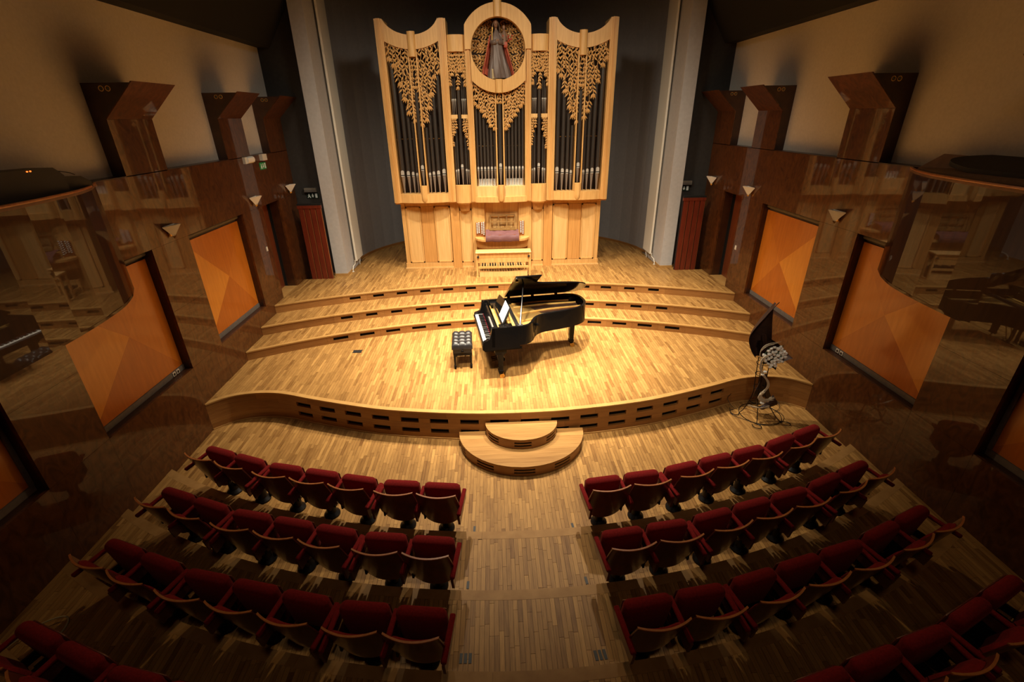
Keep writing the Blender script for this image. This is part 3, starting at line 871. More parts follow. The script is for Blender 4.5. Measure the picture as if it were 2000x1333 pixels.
# posts
def post(xa, xb, z0, z1, y=UF):
    m = MB(); m.box(xa, xb, y, .4, Z(z0), Z(z1))
    o = m.build('post', MT['organ'], organ, ang=0)
    wd = xb - xa
    MB().box(xa + wd * .22, xb - wd * .22, y - .025, y, Z(z0), Z(z1) + .004).build('post_moulding', MT['organ'], o, ang=0)
    MB().box(xa + wd * .36, xb - wd * .36, y - .038, y - .025, Z(z0), Z(z1)).build('post_bead', MT['organd'], o, ang=0)
for s in (-1, 1):
    for (a, b, z1) in ((2.45, 2.62, 6.55), (1.115, 1.29, 6.55), (.59, .73, 6.25)):
        x0, x1 = fx(s, a, b); post(x0, x1, 2.76, z1)
# tower fascias with concave tops
def arch(xc, hw, ztop, zdip, h):
    n = 20; top = []; bot = []
    for i in range(n + 1):
        t = -1 + 2 * i / n
        k = 1 - math.sqrt(max(0, 1 - (t * .93) ** 2)) ; k /= (1 - math.sqrt(1 - .93 ** 2))
        top.append((xc + hw * t, Z(zdip + (ztop - zdip) * k)))
        k2 = abs(t) ** 2
        bot.append((xc + hw * t, Z(zdip - h + .155 * k2)))
    return bot + top[::-1]
for s in (-1, 1):
    xc = s * 1.87
    MB().prism(arch(xc, .58, 6.54, 6.26, .27), UF + .01, UF + .07, 'y').build('tower_fascia', MT['organ'], organ)
    m = MB(); m.lathe([(.088, Z(5.85)), (.088, Z(6.32))], 14, (xc + s * .0 - .0, UF + .02, 0), 1, .9, PI, 2 * PI); m.build('boss', MT['organ'], organ)
    # narrow bay fascia: convex
    x0 = s * .922
    m = MB(); m.lathe([(.195, Z(5.94)), (.195, Z(6.255))], 16, (x0, UF + .06, 0), 1, .45, PI, 2 * PI); m.build('narrow_fascia', MT['organ'], organ)
# centre ring
RC, RI, RO = Z(5.975), .59, .845
def ring(a0, a1, clip):
    m = MB(); n = 28; vs = []
    for i in range(n + 1):
        a = a0 + (a1 - a0) * i / n
        ro = RO
        if abs(math.cos(a)) > 1e-6: ro = min(RO, clip / abs(math.cos(a)))
        vs.append((RI * math.cos(a), RC + RI * math.sin(a))); vs.append((ro * math.cos(a), RC + ro * math.sin(a)))
    V = []
    for (x, z) in vs: V.append((x, UF - .06, z))
    for (x, z) in vs: V.append((x, UF + .12, z))
    N = len(vs); fs = []
    for i in range(n):
        k = 2 * i
        fs += [(k, k + 1, k + 3, k + 2), (N + k, N + k + 2, N + k + 3, N + k + 1), (k + 1, N + k + 1, N + k + 3, k + 3), (k, k + 2, N + k + 2, N + k)]
    fs += [(0, N, N + 1, 1), (2 * n, 2 * n + 1, N + 2 * n + 1, N + 2 * n)]
    m.add(V, fs)
    return m
ring(0, PI, .72).build('ring_upper', MT['organ'], organ)
ring(PI, 2 * PI, .60).build('ring_lower', MT['organ'], organ)
m = MB(); m.lathe([(.088, Z(6.555)), (.088, Z(6.86))], 14, (0, UF - .05, 0), 1, .9, PI, 2 * PI); m.build('boss', MT['organ'], organ)
m = MB(); m.lathe([(.088, Z(5.13)), (.088, Z(5.40))], 14, (0, UF - .05, 0), 1, .9, PI, 2 * PI); m.build('boss', MT['organ'], organ)
# back plate behind the openwork of the ring
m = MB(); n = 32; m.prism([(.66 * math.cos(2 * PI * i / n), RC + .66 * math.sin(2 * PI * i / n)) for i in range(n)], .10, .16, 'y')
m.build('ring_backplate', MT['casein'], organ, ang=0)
# bottom rails, drums and bosses
for s in (-1, 1):
    xc = s * 1.87; n = 16
    top = [(xc + .58 * (-1 + 2 * i / n), UF + .02 - .10 * (1 - (-1 + 2 * i / n) ** 2)) for i in range(n + 1)]
    m = MB(); m.prism(top + [(xc + .58, .1), (xc - .58, .1)], Z(2.76), Z(2.96)); m.build('tower_rail', MT['organ'], organ)
    m = MB(); m.lathe([(.02, Z(2.755)), (.06, Z(2.775)), (.083, Z(2.83)), (.085, Z(2.9)), (.085, Z(3.165))], 16, (xc, UF - .03, 0), 1, 1, PI, 2 * PI); m.build('boss', MT['organ'], organ)
    x0 = s * .922
    m = MB(); m.lathe([(.15, Z(2.70)), (.195, Z(2.74)), (.195, Z(3.155))], 18, (x0, UF + .06, 0), 1, .75, PI, 2 * PI); m.build('drum', MT['organ'], organ)
    m = MB(); m.lathe([(.12, Z(2.52)), (.165, Z(2.70))], 18, (x0, UF + .18, 0), 1, .75, PI, 2 * PI); m.build('drum_foot', MT['organd'], organ)
n = 20
def bow(hw, y, d): return [(hw * (-1 + 2 * i / n), y - d * (1 - (-1 + 2 * i / n) ** 2)) for i in range(n + 1)]
m = MB(); m.prism(bow(.60, UF + .02, .05) + [(.60, .1), (-.60, .1)], Z(2.87), Z(3.11)); m.build('centre_rail', MT['organp'], organ)
m = MB(); m.prism(bow(.72, UF + .0, .09) + [(.72, .1), (-.72, .1)], Z(2.74), Z(2.87)); m.build('centre_cornice', MT['organ'], organ)
m = MB(); m.lathe([(.02, Z(2.75)), (.06, Z(2.77)), (.08, Z(2.83)), (.08, Z(3.15))], 16, (0, UF - .07, 0), 1, 1, PI, 2 * PI); m.build('boss', MT['organ'], organ)
# pipes
def pipe(x, y, r, ztop, zmouth, zfoot):
    m = MB(); m.lathe([(r, Z(zmouth)), (r, Z(ztop))], 12, (x, y, 0))
    o = m.build('organ_pipe', MT['pipe'], organ)
    m = MB(); m.lathe([(r * .28, Z(zfoot)), (r * .55, Z(zfoot + .45 * (zmouth - zfoot))), (r, Z(zmouth))], 12, (x, y, 0))
    m.build('pipe_foot', MT['pipefoot'], o)
    # mouth: flattened upper lip with a rounded top
    m = MB(); w_ = r * .78; hh = r * 2.2
    pts = [(x - w_, Z(zmouth - .0)), (x + w_, Z(zmouth - .0))] + [(x + w_ * math.cos(PI * k / 8), Z(zmouth) + hh + w_ * math.sin(PI * k / 8)) for k in range(9)]
    m.prism(pts, y - r - .004, y - r * .55, 'y'); m.build('pipe_mouth', MT['mouth'], o)
    MB().box(x - w_, x + w_, y - r - .006, y - r * .5, Z(zmouth) + r * .5, Z(zmouth) + r * .9).build('mouth_slot', MT['void'], o, ang=0)
PY = -.06
tower = [(-.50, .050, 5.74, 3.36), (-.365, .044, 5.29, 3.36), (-.25, .038, 4.89, 3.36), (-.155, .033, 4.57, 3.35),
         (.155, .033, 4.44, 3.35), (.25, .038, 4.70, 3.36), (.365, .044, 5.09, 3.36), (.50, .050, 5.49, 3.38)]
for s in (-1, 1):
    xc = s * 1.87
    for (dx, r, zt, zm) in tower: pipe(xc - s * dx, PY, r, zt, zm, 2.96)
    pipe(xc, PY - .09, .043, 5.16, 3.50, 3.165)
    for k in (-1, 1):
        ob('slim_post', xc + k * .085 - .014, xc + k * .085 + .014, UF + .0, -.02, 2.96, 5.95)
    # narrow bay
    x0 = s * .922
    for (dx, zt) in ((-.15, 5.30), (-.115, 5.43), (-.075, 5.58), (.075, 5.52), (.115, 5.38), (.15, 5.25)):
        pipe(x0 + dx, PY, .017, zt, 4.98, 4.69)
    pipe(x0, PY - .05, .036, 5.20, 3.52, 3.155)
    for (dx, zt, r) in ((-.15, 4.12, .02), (-.10, 4.38, .026), (.10, 4.24, .026), (.15, 4.0, .02)):
        pipe(x0 + dx, PY, r, zt, 3.44, 3.155)
    for k in (-1, 1):
        a, b = sorted((x0 + k * .045, x0 + k * .192)); ob('narrow_ledge', a, b, UF + .03, .1, 4.62, 4.70, 'organp')
cz = [4.84, 4.75, 4.61, 4.48, 4.39, 4.31]
for k in range(6):
    for s in (-1, 1):
        pipe(s * (.54 - .082 * k), PY, .030, cz[k] + (0.03 if s > 0 else 0), 3.47, 3.12)
        m = MB(); xx = s * (.54 - .082 * k); m.prism([(xx - .035, Z(3.11)), (xx + .035, Z(3.11)), (xx + .032, Z(3.27)), (xx - .032, Z(3.27))], PY + .04, PY + .05, 'y'); m.build('foot_board', MT['ivory'], organ, ang=0)
pipe(0, PY - .09, .040, 4.92, 3.52, 3.145)
for k in (-1, 1): ob('slim_post', k * .085 - .014, k * .085 + .014, UF, -.02, 3.11, 5.14)
# stay rails with small pins
for (x0, x1, z) in ((-2.45, -1.29, 4.20), (-.59, .59, 4.02), (1.29, 2.45, 4.20)):
    MB().tube([(x0, -.03, Z(z)), (x1, -.03, Z(z))], .006, 6).build('stay_rail', MT['brass'], organ)
# carved foliage: stems with paired leaves and berries
def leaf(m, base, d, L, wd, nrm=(0, -1, 0)):
    d = Vector(d).normalized(); nv = Vector(nrm)
    s = d.cross(nv).normalized(); b = Vector(base)
    mid = b + d * L * .45
    vs = [b, mid + s * wd, b + d * L, mid - s * wd, mid + nv * wd * .4, mid - nv * wd * .3]
    m.add(vs, [(0, 1, 4), (1, 2, 4), (2, 3, 4), (3, 0, 4), (0, 5, 1), (1, 5, 2), (2, 5, 3), (3, 5, 0)])
def strand(m, x, ztop, zbot, y, rnd, L=.125, wd=.0185, step=.075, sway=.02, horizontal=None):
    ph = rnd.random() * 6; n = max(3, int((ztop - zbot) / step)); path = []
    for i in range(n + 1):
        z = ztop - (ztop - zbot) * i / n
        path.append(Vector((x + sway * math.sin(ph + i * 1.1), y, Z(z))))
    m.tube(path, .006, 4)
    for i, p in enumerate(path):
        sg = 1 if i % 2 else -1
        for s in (sg, -sg):
            if rnd.random() < .12: continue
            a = rnd.uniform(.45, .85)
            leaf(m, p + Vector((0, rnd.uniform(-.012, .004), 0)), (s * math.sin(a), rnd.uniform(-.25, .05), -math.cos(a)), L * rnd.uniform(.8, 1.15), wd)
        if rnd.random() < .07:
            c = p + Vector((rnd.choice((-1, 1)) * .028, -.012, -.01)); m.ellipsoid(c, .016, .016, .016, 6, 4)
    p = path[-1]
    for a in (-.4, 0, .4): leaf(m, p, (math.sin(a), -.05, -math.cos(a)), L * 1.1, wd)
def interp(tab, x):
    if x <= tab[0][0]: return tab[0][1]
    for a, b in zip(tab, tab[1:]):
        if a[0] <= x <= b[0]: return a[1] + (b[1] - a[1]) * (x - a[0]) / (b[0] - a[0])
    return tab[-1][1]
rnd = random.Random(5)
tab = [(-.55, 5.88), (-.45, 5.72), (-.365, 5.42), (-.25, 5.02), (-.12, 4.64), (.12, 4.55), (.25, 4.82), (.365, 5.20), (.48, 5.60), (.55, 5.62)]
for s in (-1, 1):
    xc = s * 1.87; m = MB()
    for k in range(13):
        dx = -.54 + k * .09
        if abs(dx) < .07: continue
        zt = 6.02 + .14 * (dx / .55) ** 2; zb = interp(tab, -s * dx) + rnd.uniform(-.02, .03)
        strand(m, xc + dx, zt, zb, UF + .05, rnd)
    tag(m.build('carved_foliage', MT['carving'], organ, ang=0), kind='stuff')
    m = MB()
    for dx in (-.035, .035): strand(m, xc + dx, 5.88, 5.30, UF + .01, rnd, .075, .015)
    tag(m.build('carved_foliage', MT['carving'], organ, ang=0), kind='stuff')
    x0 = s * .922; m = MB()
    for dx, zb in ((-.17, 5.36), (-.13, 5.55), (-.09, 5.70), (-.05, 5.62), (0, 5.28), (.05, 5.62), (.09, 5.66), (.13, 5.52), (.17, 5.34)):
        strand(m, x0 + dx, 5.97, zb, UF + .04, rnd, .085, .016, .06, .01)
    tag(m.build('carved_foliage', MT['carving'], organ, ang=0), kind='stuff')
    m = MB()
    for dx, zb in ((-.175, 4.08), (-.135, 4.36), (-.09, 4.46), (.09, 4.40), (.135, 4.26), (.175, 4.0)):
        strand(m, x0 + dx, 4.63, zb, UF + .04, rnd, .06, .012, .05, .008)
    tag(m.build('carved_foliage', MT['carving'], organ, ang=0), kind='stuff')
m = MB(); ctab = [(.09, 4.42), (.16, 4.46), (.25, 4.58), (.35, 4.74), (.45, 4.88), (.56, 4.98)]
for k in range(7):
    for s in (-1, 1):
        dx = .13 + k * .07
        zt = Z(5.975) - math.sqrt(max(0, .83 ** 2 - dx * dx)) + OZ
        strand(m, s * dx, zt + .02, interp(ctab, dx), UF + .05, rnd, .10, .019, .065, .016)
tag(m.build('carved_foliage', MT['carving'], organ, ang=0), kind='stuff')
m = MB()
for dx in (-.03, .03): strand(m, dx, 5.16, 4.98, UF + .0, rnd, .075, .015)
tag(m.build('carved_foliage', MT['carving'], organ, ang=0), kind='stuff')
# foliage inside the ring: branches spreading sideways
m = MB()
for s in (-1, 1):
    for k in range(12):
        z = RC - .52 + k * .095; x = .05
        lim = math.sqrt(max(0, .60 ** 2 - (z - RC) ** 2))
        path = []; up = rnd.uniform(.05, .25)
        nseg = max(2, int((lim - x) / .06))
        for i in range(nseg + 1):
            t = i / nseg
            path.append(Vector((s * (x + (lim - x) * t), .07 + .02 * math.sin(i), z + up * t * (lim) * .6 + .01 * math.sin(i * 2 + k))))
        if len(path) > 1: m.tube(path, .007, 4)
        for i, p in enumerate(path):
            for sg in (-1, 1):
                leaf(m, p, (s * .75, rnd.uniform(-.4, 0), sg * rnd.uniform(.4, .8)), .10 * rnd.uniform(.8, 1.15), .020)
            if rnd.random() < .25: m.ellipsoid((p.x, p.y - .02, p.z + .02), .017, .017, .017, 6, 4)
tag(m.build('carved_foliage', MT['carving'], organ, ang=0), kind='stuff')

# lower case panelling
def framed(x0, x1, z0, z1, mat='organp'):
    o = ob('frame_panel', x0, x1, -.012, .04, z0, z1, mat)
    f = .03
    for (a, b, c, d) in ((x0, x1, z0, z0 + f), (x0, x1, z1 - f, z1), (x0, x0 + f, z0, z1), (x1 - f, x1, z0, z1)):
        MB().box(a, b, -.034, -.012, Z(c), Z(d)).build('panel_moulding', MT['organ'], o, ang=0)
for s in (-1, 1):
    a, b = fx(s, 2.42, 2.52); ob('corner_stile', a, b, -.02, .06, 1.10, 2.74)
    a, b = fx(s, 2.04, 2.415); framed(a + .003, b - .003, 1.20, 2.63)
    a, b = fx(s, 1.71, 2.035); ob('plank_panel', a, b, -.008, .04, 1.20, 2.63, 'organd')
    a, b = fx(s, 1.305, 1.705); framed(a + .003, b - .003, 1.20, 2.63)
    a, b = fx(s, 1.07, 1.29); ob('pilaster', a, b, -.05, .04, 1.04, 2.76, 'organd')
    a, b = fx(s, .76, 1.065); framed(a + .003, b - .003, 1.18, 2.55)
    a, b = fx(s, .76, 1.065); ob('top_rail', a, b, -.01, .04, 2.552, 2.74)
    a, b = fx(s, .76, 1.065); ob('plinth', a, b, -.03, .04, 1.04, 1.177)
    a, b = fx(s, 1.295, 2.54); ob('plinth', a, b, -.03, .04, 1.04, 1.19)
    a, b = fx(s, 1.295, 2.415); ob('top_rail', a, b, -.01, .04, 2.635, 2.74)
    a, b = fx(s, .43, .755); ob('console_cheek', a, b, -.06, .04, 1.6, 2.74)
    a, b = fx(s, .66, .755); ob('console_stile', a, b, -.06, .04, 1.04, 1.6)
for k in range(4):
    a = -.43 + k * .215; ob('plank_panel', a + .002, a + .213, .03, .05, 2.0, 2.74, 'organp' if k % 2 else 'organ')
ob('knee_panel', -.66, .66, .02, .04, 1.05, 1.80, 'organd')
# lit plinth line
for s in (-1, 1):
    a, b = fx(s, .76, 2.56); ob('base_moulding', a, b, -.045, -.03, 1.04, 1.075, 'organp')
# music stand
ms = empty('music_stand', (.02, -.10, Z(2.05))); ms.parent = organ
rot = Matrix.Rotation(math.radians(-12), 4, 'X')
for k in range(4):
    xx = -.325 + k * .2065; MB().box(xx, xx + .03, -.008, .008, 0, .36, None, rot).build('slat', MT['stand'], ms, ang=0)
for zz in (0.0, .165, .33):
    MB().box(-.325, .325, -.012, .004, zz, zz + .03, None, rot).build('slat', MT['stand'], ms, ang=0)
MB().box(-.34, .34, -.07, .01, -.02, 0).build('lip', MT['stand'], ms, ang=0)
MB().box(-.31, .31, -.05, .06, -.08, -.02).build('lip_shadow_board', MT['stopwood'], ms, ang=0)
# stop boards with knobs
for (xa, xb, za, zb) in ((-.665, -.555, 1.89, 2.22), (-.545, -.435, 1.88, 2.23), (.45, .57, 1.89, 2.24)):
    sb = ob('stop_board', xa, xb, -.075, -.06, za, zb, 'stopwood')
    m = MB(); rnd2 = random.Random(int(xa * 1000))
    rows = 8
    for i in range(rows):
        for k in (0, 1):
            if i < 1 and rnd2.random() < .7: continue
            x = xa + (xb - xa) * (.28 + .44 * k); z = za + .03 + (zb - za - .05) * i / (rows - 1) + (.012 if k else 0)
            m.prism([(x + .016 * math.cos(2 * PI * t / 8), Z(z) + .013 * math.sin(2 * PI * t / 8)) for t in range(8)], -.10, -.075, 'y')
    tag(m.build('stop_knobs', MT['ivory'], sb, ang=0), kind='stuff')
# key desk: shelf with rounded front corners, apron and purple cover
def desk_plan(hw, d, r=.18):
    pts = [(-hw, 0.0)]
    for k in range(9): a = PI + PI / 2 * k / 8; pts.append((-hw + r + r * math.cos(a), -d + r + r * math.sin(a)))
    for k in range(9): a = 1.5 * PI + PI / 2 * k / 8; pts.append((hw - r + r * math.cos(a), -d + r + r * math.sin(a)))
    pts.append((hw, 0.0)); return pts
m = MB(); m.prism(desk_plan(.69, .40, .3), Z(1.80), Z(1.85)); m.build('key_desk', MT['organ'], organ)
m = MB(); m.prism(desk_plan(.66, .30, .28), Z(1.60), Z(1.80)); m.build('desk_apron', MT['organd'], organ)
rnd3 = random.Random(2)
def cov(off):
    def f(u, v):
        x = -.42 + .84 * u
        if v < .45: y = -.10 - .22 * v / .45; z = 2.03 - .05 * v / .45
        elif v < .7: y = -.32 - .10 * (v - .45) / .25; z = 1.98 - .03 * (v - .45) / .25
        else: y = -.42 - .015 * math.sin((v - .7) / .3 * PI); z = 1.95 - .15 * (v - .7) / .3
        z += .006 * math.sin(u * 17 + v * 5) + .004 * math.sin(u * 41)
        return (x, y - off * .5, Z(z) + off)
    return f
m = MB(); m.slab(cov(.008), cov(-.002), 24, 16); m.build('key_cover', MT['purple'], organ)
MB().box(-.40, .40, -.40, -.10, Z(1.85), Z(1.965)).build('manual_keyboards', MT['stopwood'], organ, ang=0)
# pedalboard
pb = empty('pedalboard', (0, -.55, 0)); pb.parent = organ
n = 16
m = MB(); m.prism([(.60 * (-1 + 2 * i / n), .155 - .03 * (1 - (-1 + 2 * i / n) ** 2)) for i in range(n + 1)][::-1] + [(-.60, 0), (.60, 0)], -.34, -.31, 'y')
m.build('front_board', MT['organp'], pb, ang=0)
MB().box(-.60, .60, .34, .37, .0, .30).build('rear_board', MT['organ'], pb, ang=0)
for k in range(18):
    x = -.56 + k * 1.12 / 17
    MB().box(x - .012, x + .012, -.31, .34, .10, .135).build('pedal_key', MT['organp'], pb, ang=0)
for k in range(17):
    if k % 7 in (2, 6): continue
    x = -.56 + (k + .5) * 1.12 / 17
    MB().box(x - .012, x + .012, -.02, .34, .135, .185).build('pedal_sharp', MT['blackmat'], pb, ang=0)

# organ bench (stands free in front of the console)
bn = empty('organ_bench', (-.055, 11.40, 1.04)); tag(bn, 'plain pale wooden organ bench in front of the console', 'bench')
MB().rbox(0, 0, .615, 1.36, .30, .035, .006, 1).build('seat', MT['organp'], bn)
for s in (-1, 1):
    m = MB(); m.box(s * .65 - .02, s * .65 + .02, -.14, -.09, 0.012, .598); m.build('leg', MT['organ'], bn, ang=0)
    m = MB(); m.box(s * .65 - .02, s * .65 + .02, .09, .14, 0.012, .598); m.build('leg', MT['organ'], bn, ang=0)
    MB().box(s * .65 - .025, s * .65 + .025, -.16, .16, 0, .02).build('foot_rail', MT['organ'], bn, ang=0)
    MB().box(s * .62 - .025, s * .62 + .025, -.16, -.12, .50, .54).build('corner_block', MT['blackmat'], bn, ang=0)
MB().box(-.63, .63, -.13, -.105, .37, .485).build('front_rail', MT['organ'], bn, ang=0)
MB().box(-.63, .63, -.13, -.105, .49, .598).build('seat_rail', MT['organd'], bn, ang=0)
MB().box(-.63, .63, -.12, -.10, .22, .275).build('foot_bar', MT['organ'], bn, ang=0)

# carved statue standing in the ring ---------------------------------
st = empty('carved_statue', (OX, OY - .10, 5.40)); st.scale = (.84, 1, 1); tag(st, 'painted carved figure in grey robe and red cloak inside the organ ring', 'statue')
bm_ = MB()
bm_.ellipsoid((-.045, -.02, 1.045), .056, .062, .078, 14, 10)                                   # head
bm_.tube([(-.045, -.01, .90), (-.045, -.012, 1.0)], [.034, .03], 10)                               # neck
bm_.tube([(-.03, 0, .30), (-.03, 0, .62), (-.035, 0, .80), (-.04, 0, .90)], [.12, .085, .10, .05], 14)   # torso
bm_.ellipsoid((-.045, -.084, 1.035), .012, .018, .018, 8, 6)                                      # nose
bm_.ellipsoid((-.045, -.072, .998), .02, .014, .012, 8, 6)                                       # chin
bm_.tube([(-.13, .0, .86), (-.155, -.03, .72), (-.09, -.11, .70), (-.02, -.125, .73)], [.04, .036, .028, .02], 10)  # arm
bm_.tube([(.05, .0, .86), (.10, -.03, .72), (.04, -.115, .70), (-.01, -.13, .74)], [.04, .036, .028, .02], 10)
for k in range(4): bm_.tube([(-.02 + .012 * k, -.13, .73), (-.005 + .014 * k, -.145, .755 - .004 * k), (.01 + .014 * k, -.14, .765 - .006 * k)], [.010, .009, .007], 6)
bm_.tube([(-.03, -.13, .735), (-.035, -.145, .77), (-.028, -.145, .79)], [.010, .009, .007], 6)
bo = bm_.build('body', MT['skin'], st)
rm = bo.modifiers.new('join', 'REMESH'); rm.mode = 'VOXEL'; rm.voxel_size = .008; rm.use_smooth_shade = True
def robe(u, v):
    a = 2 * PI * u; z = .02 + .93 * v
    r = .19 * (1 - v) ** 1.3 + .118 + .010 * math.sin(v * 9)
    if v > .80: r *= 1 - ((v - .80) / .20) ** 1.6 * .72
    f = 1 + (.11 * (1 - v)) * math.sin(9 * a + 3 * v) + .05 * (1 - v) * math.sin(17 * a)
    return (-.025 + r * f * math.cos(a) * .95 + .06 * (1 - v) ** 2 - .015 * v, r * f * math.sin(a) * (.62 + .36 * v), z)
MB().grid(robe, 56, 30, closed_u=True).build('robe', MT['robe'], st)
def under(u, v):
    a = PI * 1.22 + PI * .28 * u; r = .205 + .012 * math.sin(u * 30)
    return (-.05 + r * math.cos(a) * .8, -.02 + r * math.sin(a) * .72 - .01, .01 + .20 * v * (1 - .2 * u))
MB().slab(under, lambda u, v: tuple(Vector(under(u, v)) + Vector((0, .015, 0))), 16, 6).build('underskirt', MT['cream'], st)
def cloak(side):
    def f(off):
        def g(u, v):
            a = (PI * .98 - PI * .25 * u) if side < 0 else (PI * .02 + PI * .25 * u)
            z = .04 + .80 * v; r = .23 * (1 - v) + .15
            fold = 1 + .06 * math.sin(u * 14 + v * 2)
            return (-.02 + (r * fold + off) * math.cos(a) + (-.02 if side < 0 else .05 * (1 - v)), -.03 + (r * fold + off) * math.sin(a) * .5 + (-.05 if u < .2 else 0), z)
        return g
    return f
for s in (-1, 1):
    c = cloak(s); MB().slab(c(0.0), c(.015), 14, 12).build('cloak', MT['redcloak'], st)
MB().slab(lambda u, v: (-.42 + .26 * u, .02 - .02 * math.sin(u * 9), .08 + .18 * v * (1 - .3 * u) + .03 * math.sin(u * 7)), lambda u, v: (-.42 + .26 * u, .05 - .02 * math.sin(u * 9), .08 + .18 * v * (1 - .3 * u) + .03 * math.sin(u * 7)), 10, 6).build('cloak_train', MT['redcloak'], st)
def veil(off):
    def g(u, v):
        a = -PI * .12 + PI * 1.24 * u
        z = 1.12 - .36 * v
        r = (.03 + .055 * min(1, v * 4)) + .06 * max(0, v - .3)
        return (-.045 + (r + off) * math.cos(a), -.005 + (r + off) * math.sin(a) * .95, z + (.01 if v == 0 else 0))
    return g
MB().slab(veil(0), veil(.014), 18, 10).build('veil', MT['veil'], st)
MB().slab(lambda u, v: (-.05 + .10 * math.cos(PI + PI * u) * (.8 + .3 * v), -.02 - .10 * math.sin(PI * u) * .9, .60 + .10 * v), lambda u, v: (-.05 + .11 * math.cos(PI + PI * u) * (.8 + .3 * v), -.02 - .115 * math.sin(PI * u) * .9, .60 + .10 * v), 14, 4).build('sash', MT['veil'], st)
MB().tube([(-.15, -.10, .72), (-.145, -.10, .86), (-.13, -.09, .98)], [.014, .012, .02], 8).build('sceptre', MT['gold'], st)
MB().tube(catmull([(-.12, .0, .87), (-.165, -.03, .73), (-.10, -.125, .70), (-.05, -.14, .715)], 4), [.048] * 4 + [.052] * 4 + [.046] * 4 + [.05], 10).build('sleeve', MT['robe'], st)
MB().tube(catmull([(.045, .0, .87), (.105, -.03, .73), (.05, -.13, .70), (.015, -.145, .725)], 4), [.048] * 4 + [.052] * 4 + [.046] * 4 + [.05], 10).build('sleeve', MT['robe'], st)
for k in (-1, 1): MB().ellipsoid((-.045 + k * .02, -.078, 1.055), .007, .005, .005, 8, 5).build('eye', MT['blackmat'], bo)
MB().ellipsoid((-.045, -.083, 1.012), .013, .004, .004, 8, 5).build('mouth', MT['redcloak'], bo)
MB().lathe([(.085, .66), (.075, .76), (.066, .86), (.035, .93)], 16, (.167, -.01, 0), 1, .95).build('child_dress', MT['veil'], st)
# small child figure at the shoulder
ch = MB(); ch.ellipsoid((.16, -.02, .98), .042, .042, .05, 10, 8); ch.tube([(.17, -.01, .70), (.165, -.01, .84), (.16, -.01, .94)], [.06, .055, .025], 10)
ch.tube([(.12, -.02, .88), (.10, -.06, .80), (.14, -.10, .76)], [.02, .018, .014], 8); ch.tube([(.21, -.02, .88), (.25, -.06, .80), (.23, -.10, .74)], [.02, .018, .014], 8)
co = ch.build('child_figure', MT['skin'], st); rm = co.modifiers.new('join', 'REMESH'); rm.mode = 'VOXEL'; rm.voxel_size = .008; rm.use_smooth_shade = True
for k in range(9):
    a = k * 2.4; r = .018 * math.sqrt(k)
    MB().ellipsoid((.30 + r * 1.4 * math.cos(a), -.05 - .01 * (k % 3), .80 + r * 1.6 * math.sin(a)), .024, .024, .024, 8, 6).build('carved_bloom', MT['redcloak'] if k % 3 else MT['cream'], st)
MB().rbox(.20, -.06, .66, .10, .06, .12, .025, 3).build('red_bundle', MT['redcloak'], st)
MB().tube([(-.14, -.03, 0.01), (.12, -.03, 0.012)], .022, 8).build('plinth_branch', MT['carving'], st)
m = MB(); rnd = random.Random(9)
for k in range(26):
    leaf(m, (-.18 + .36 * rnd.random(), -.06 + .05 * rnd.random(), .02), (rnd.uniform(-1, 1), rnd.uniform(-.6, 0), rnd.uniform(.0, .8)), .07, .02)
tag(m.build('plinth_leaves', MT['carving'], st, ang=0), kind='stuff')

# ------------------------------------------------------------------ grand piano
PA = math.atan2(.143, .9897)
piano = empty('grand_piano', (-.50, 7.05, .5), PA)
tag(piano, 'black lacquered grand piano with raised lid on the stage', 'piano')
outl = [(.15, 0), (.45, -.0), (.66, .0), (.78, .03), (.87, .12), (.935, .25), (1.02, .36), (1.15, .43), (1.35, .475), (1.55, .515), (1.75, .575), (1.90, .65), (2.01, .76), (2.065, .90), (2.075, 1.03), (2.06, 1.18), (2.01, 1.29), (1.92, 1.36), (1.80, 1.39)]
oc = [tuple(v[:2]) for v in catmull([(a, b, 0) for a, b in outl], 4)] + [(.6, 1.39), (.15, 1.39)]
def inset(poly, d):
    n = len(poly); out = []
    for i in range(n):
        a = Vector(poly[i - 1]); b = Vector(poly[i]); c = Vector(poly[(i + 1) % n])
        t = (c - a).normalized(); nn = Vector((-t.y, t.x)); out.append((b.x + nn.x * d, b.y + nn.y * d))
    return out
# rim wall follows the outline but stays open at the keyboard end
rim_pts = oc[:]
rn = []
for i in range(len(rim_pts)):
    a = rim_pts[max(0, i - 1)]; b = rim_pts[min(len(rim_pts) - 1, i + 1)]
    dx, dy = b[0] - a[0], b[1] - a[1]; l = math.hypot(dx, dy); rn.append((dy / l, -dx / l))
m = MB(); m.ribbon(rim_pts, rn, .655, 1.0, -.045, 0.0); m.build('rim', MT['black'], piano)
inn = [(p[0] - q[0] * .04, p[1] - q[1] * .04) for p, q in zip(rim_pts, rn)]
m = MB(); m.prism(inn, .68, .70); m.build('bottom_board', MT['blackmat'], piano, ang=0)
inn2 = [p for p in inn if p[0] > .46]
m = MB(); m.prism([(.46, .045)] + inn2 + [(.46, 1.345)], .80, .815); m.build('soundboard', MT['soundboard'], piano, ang=0)
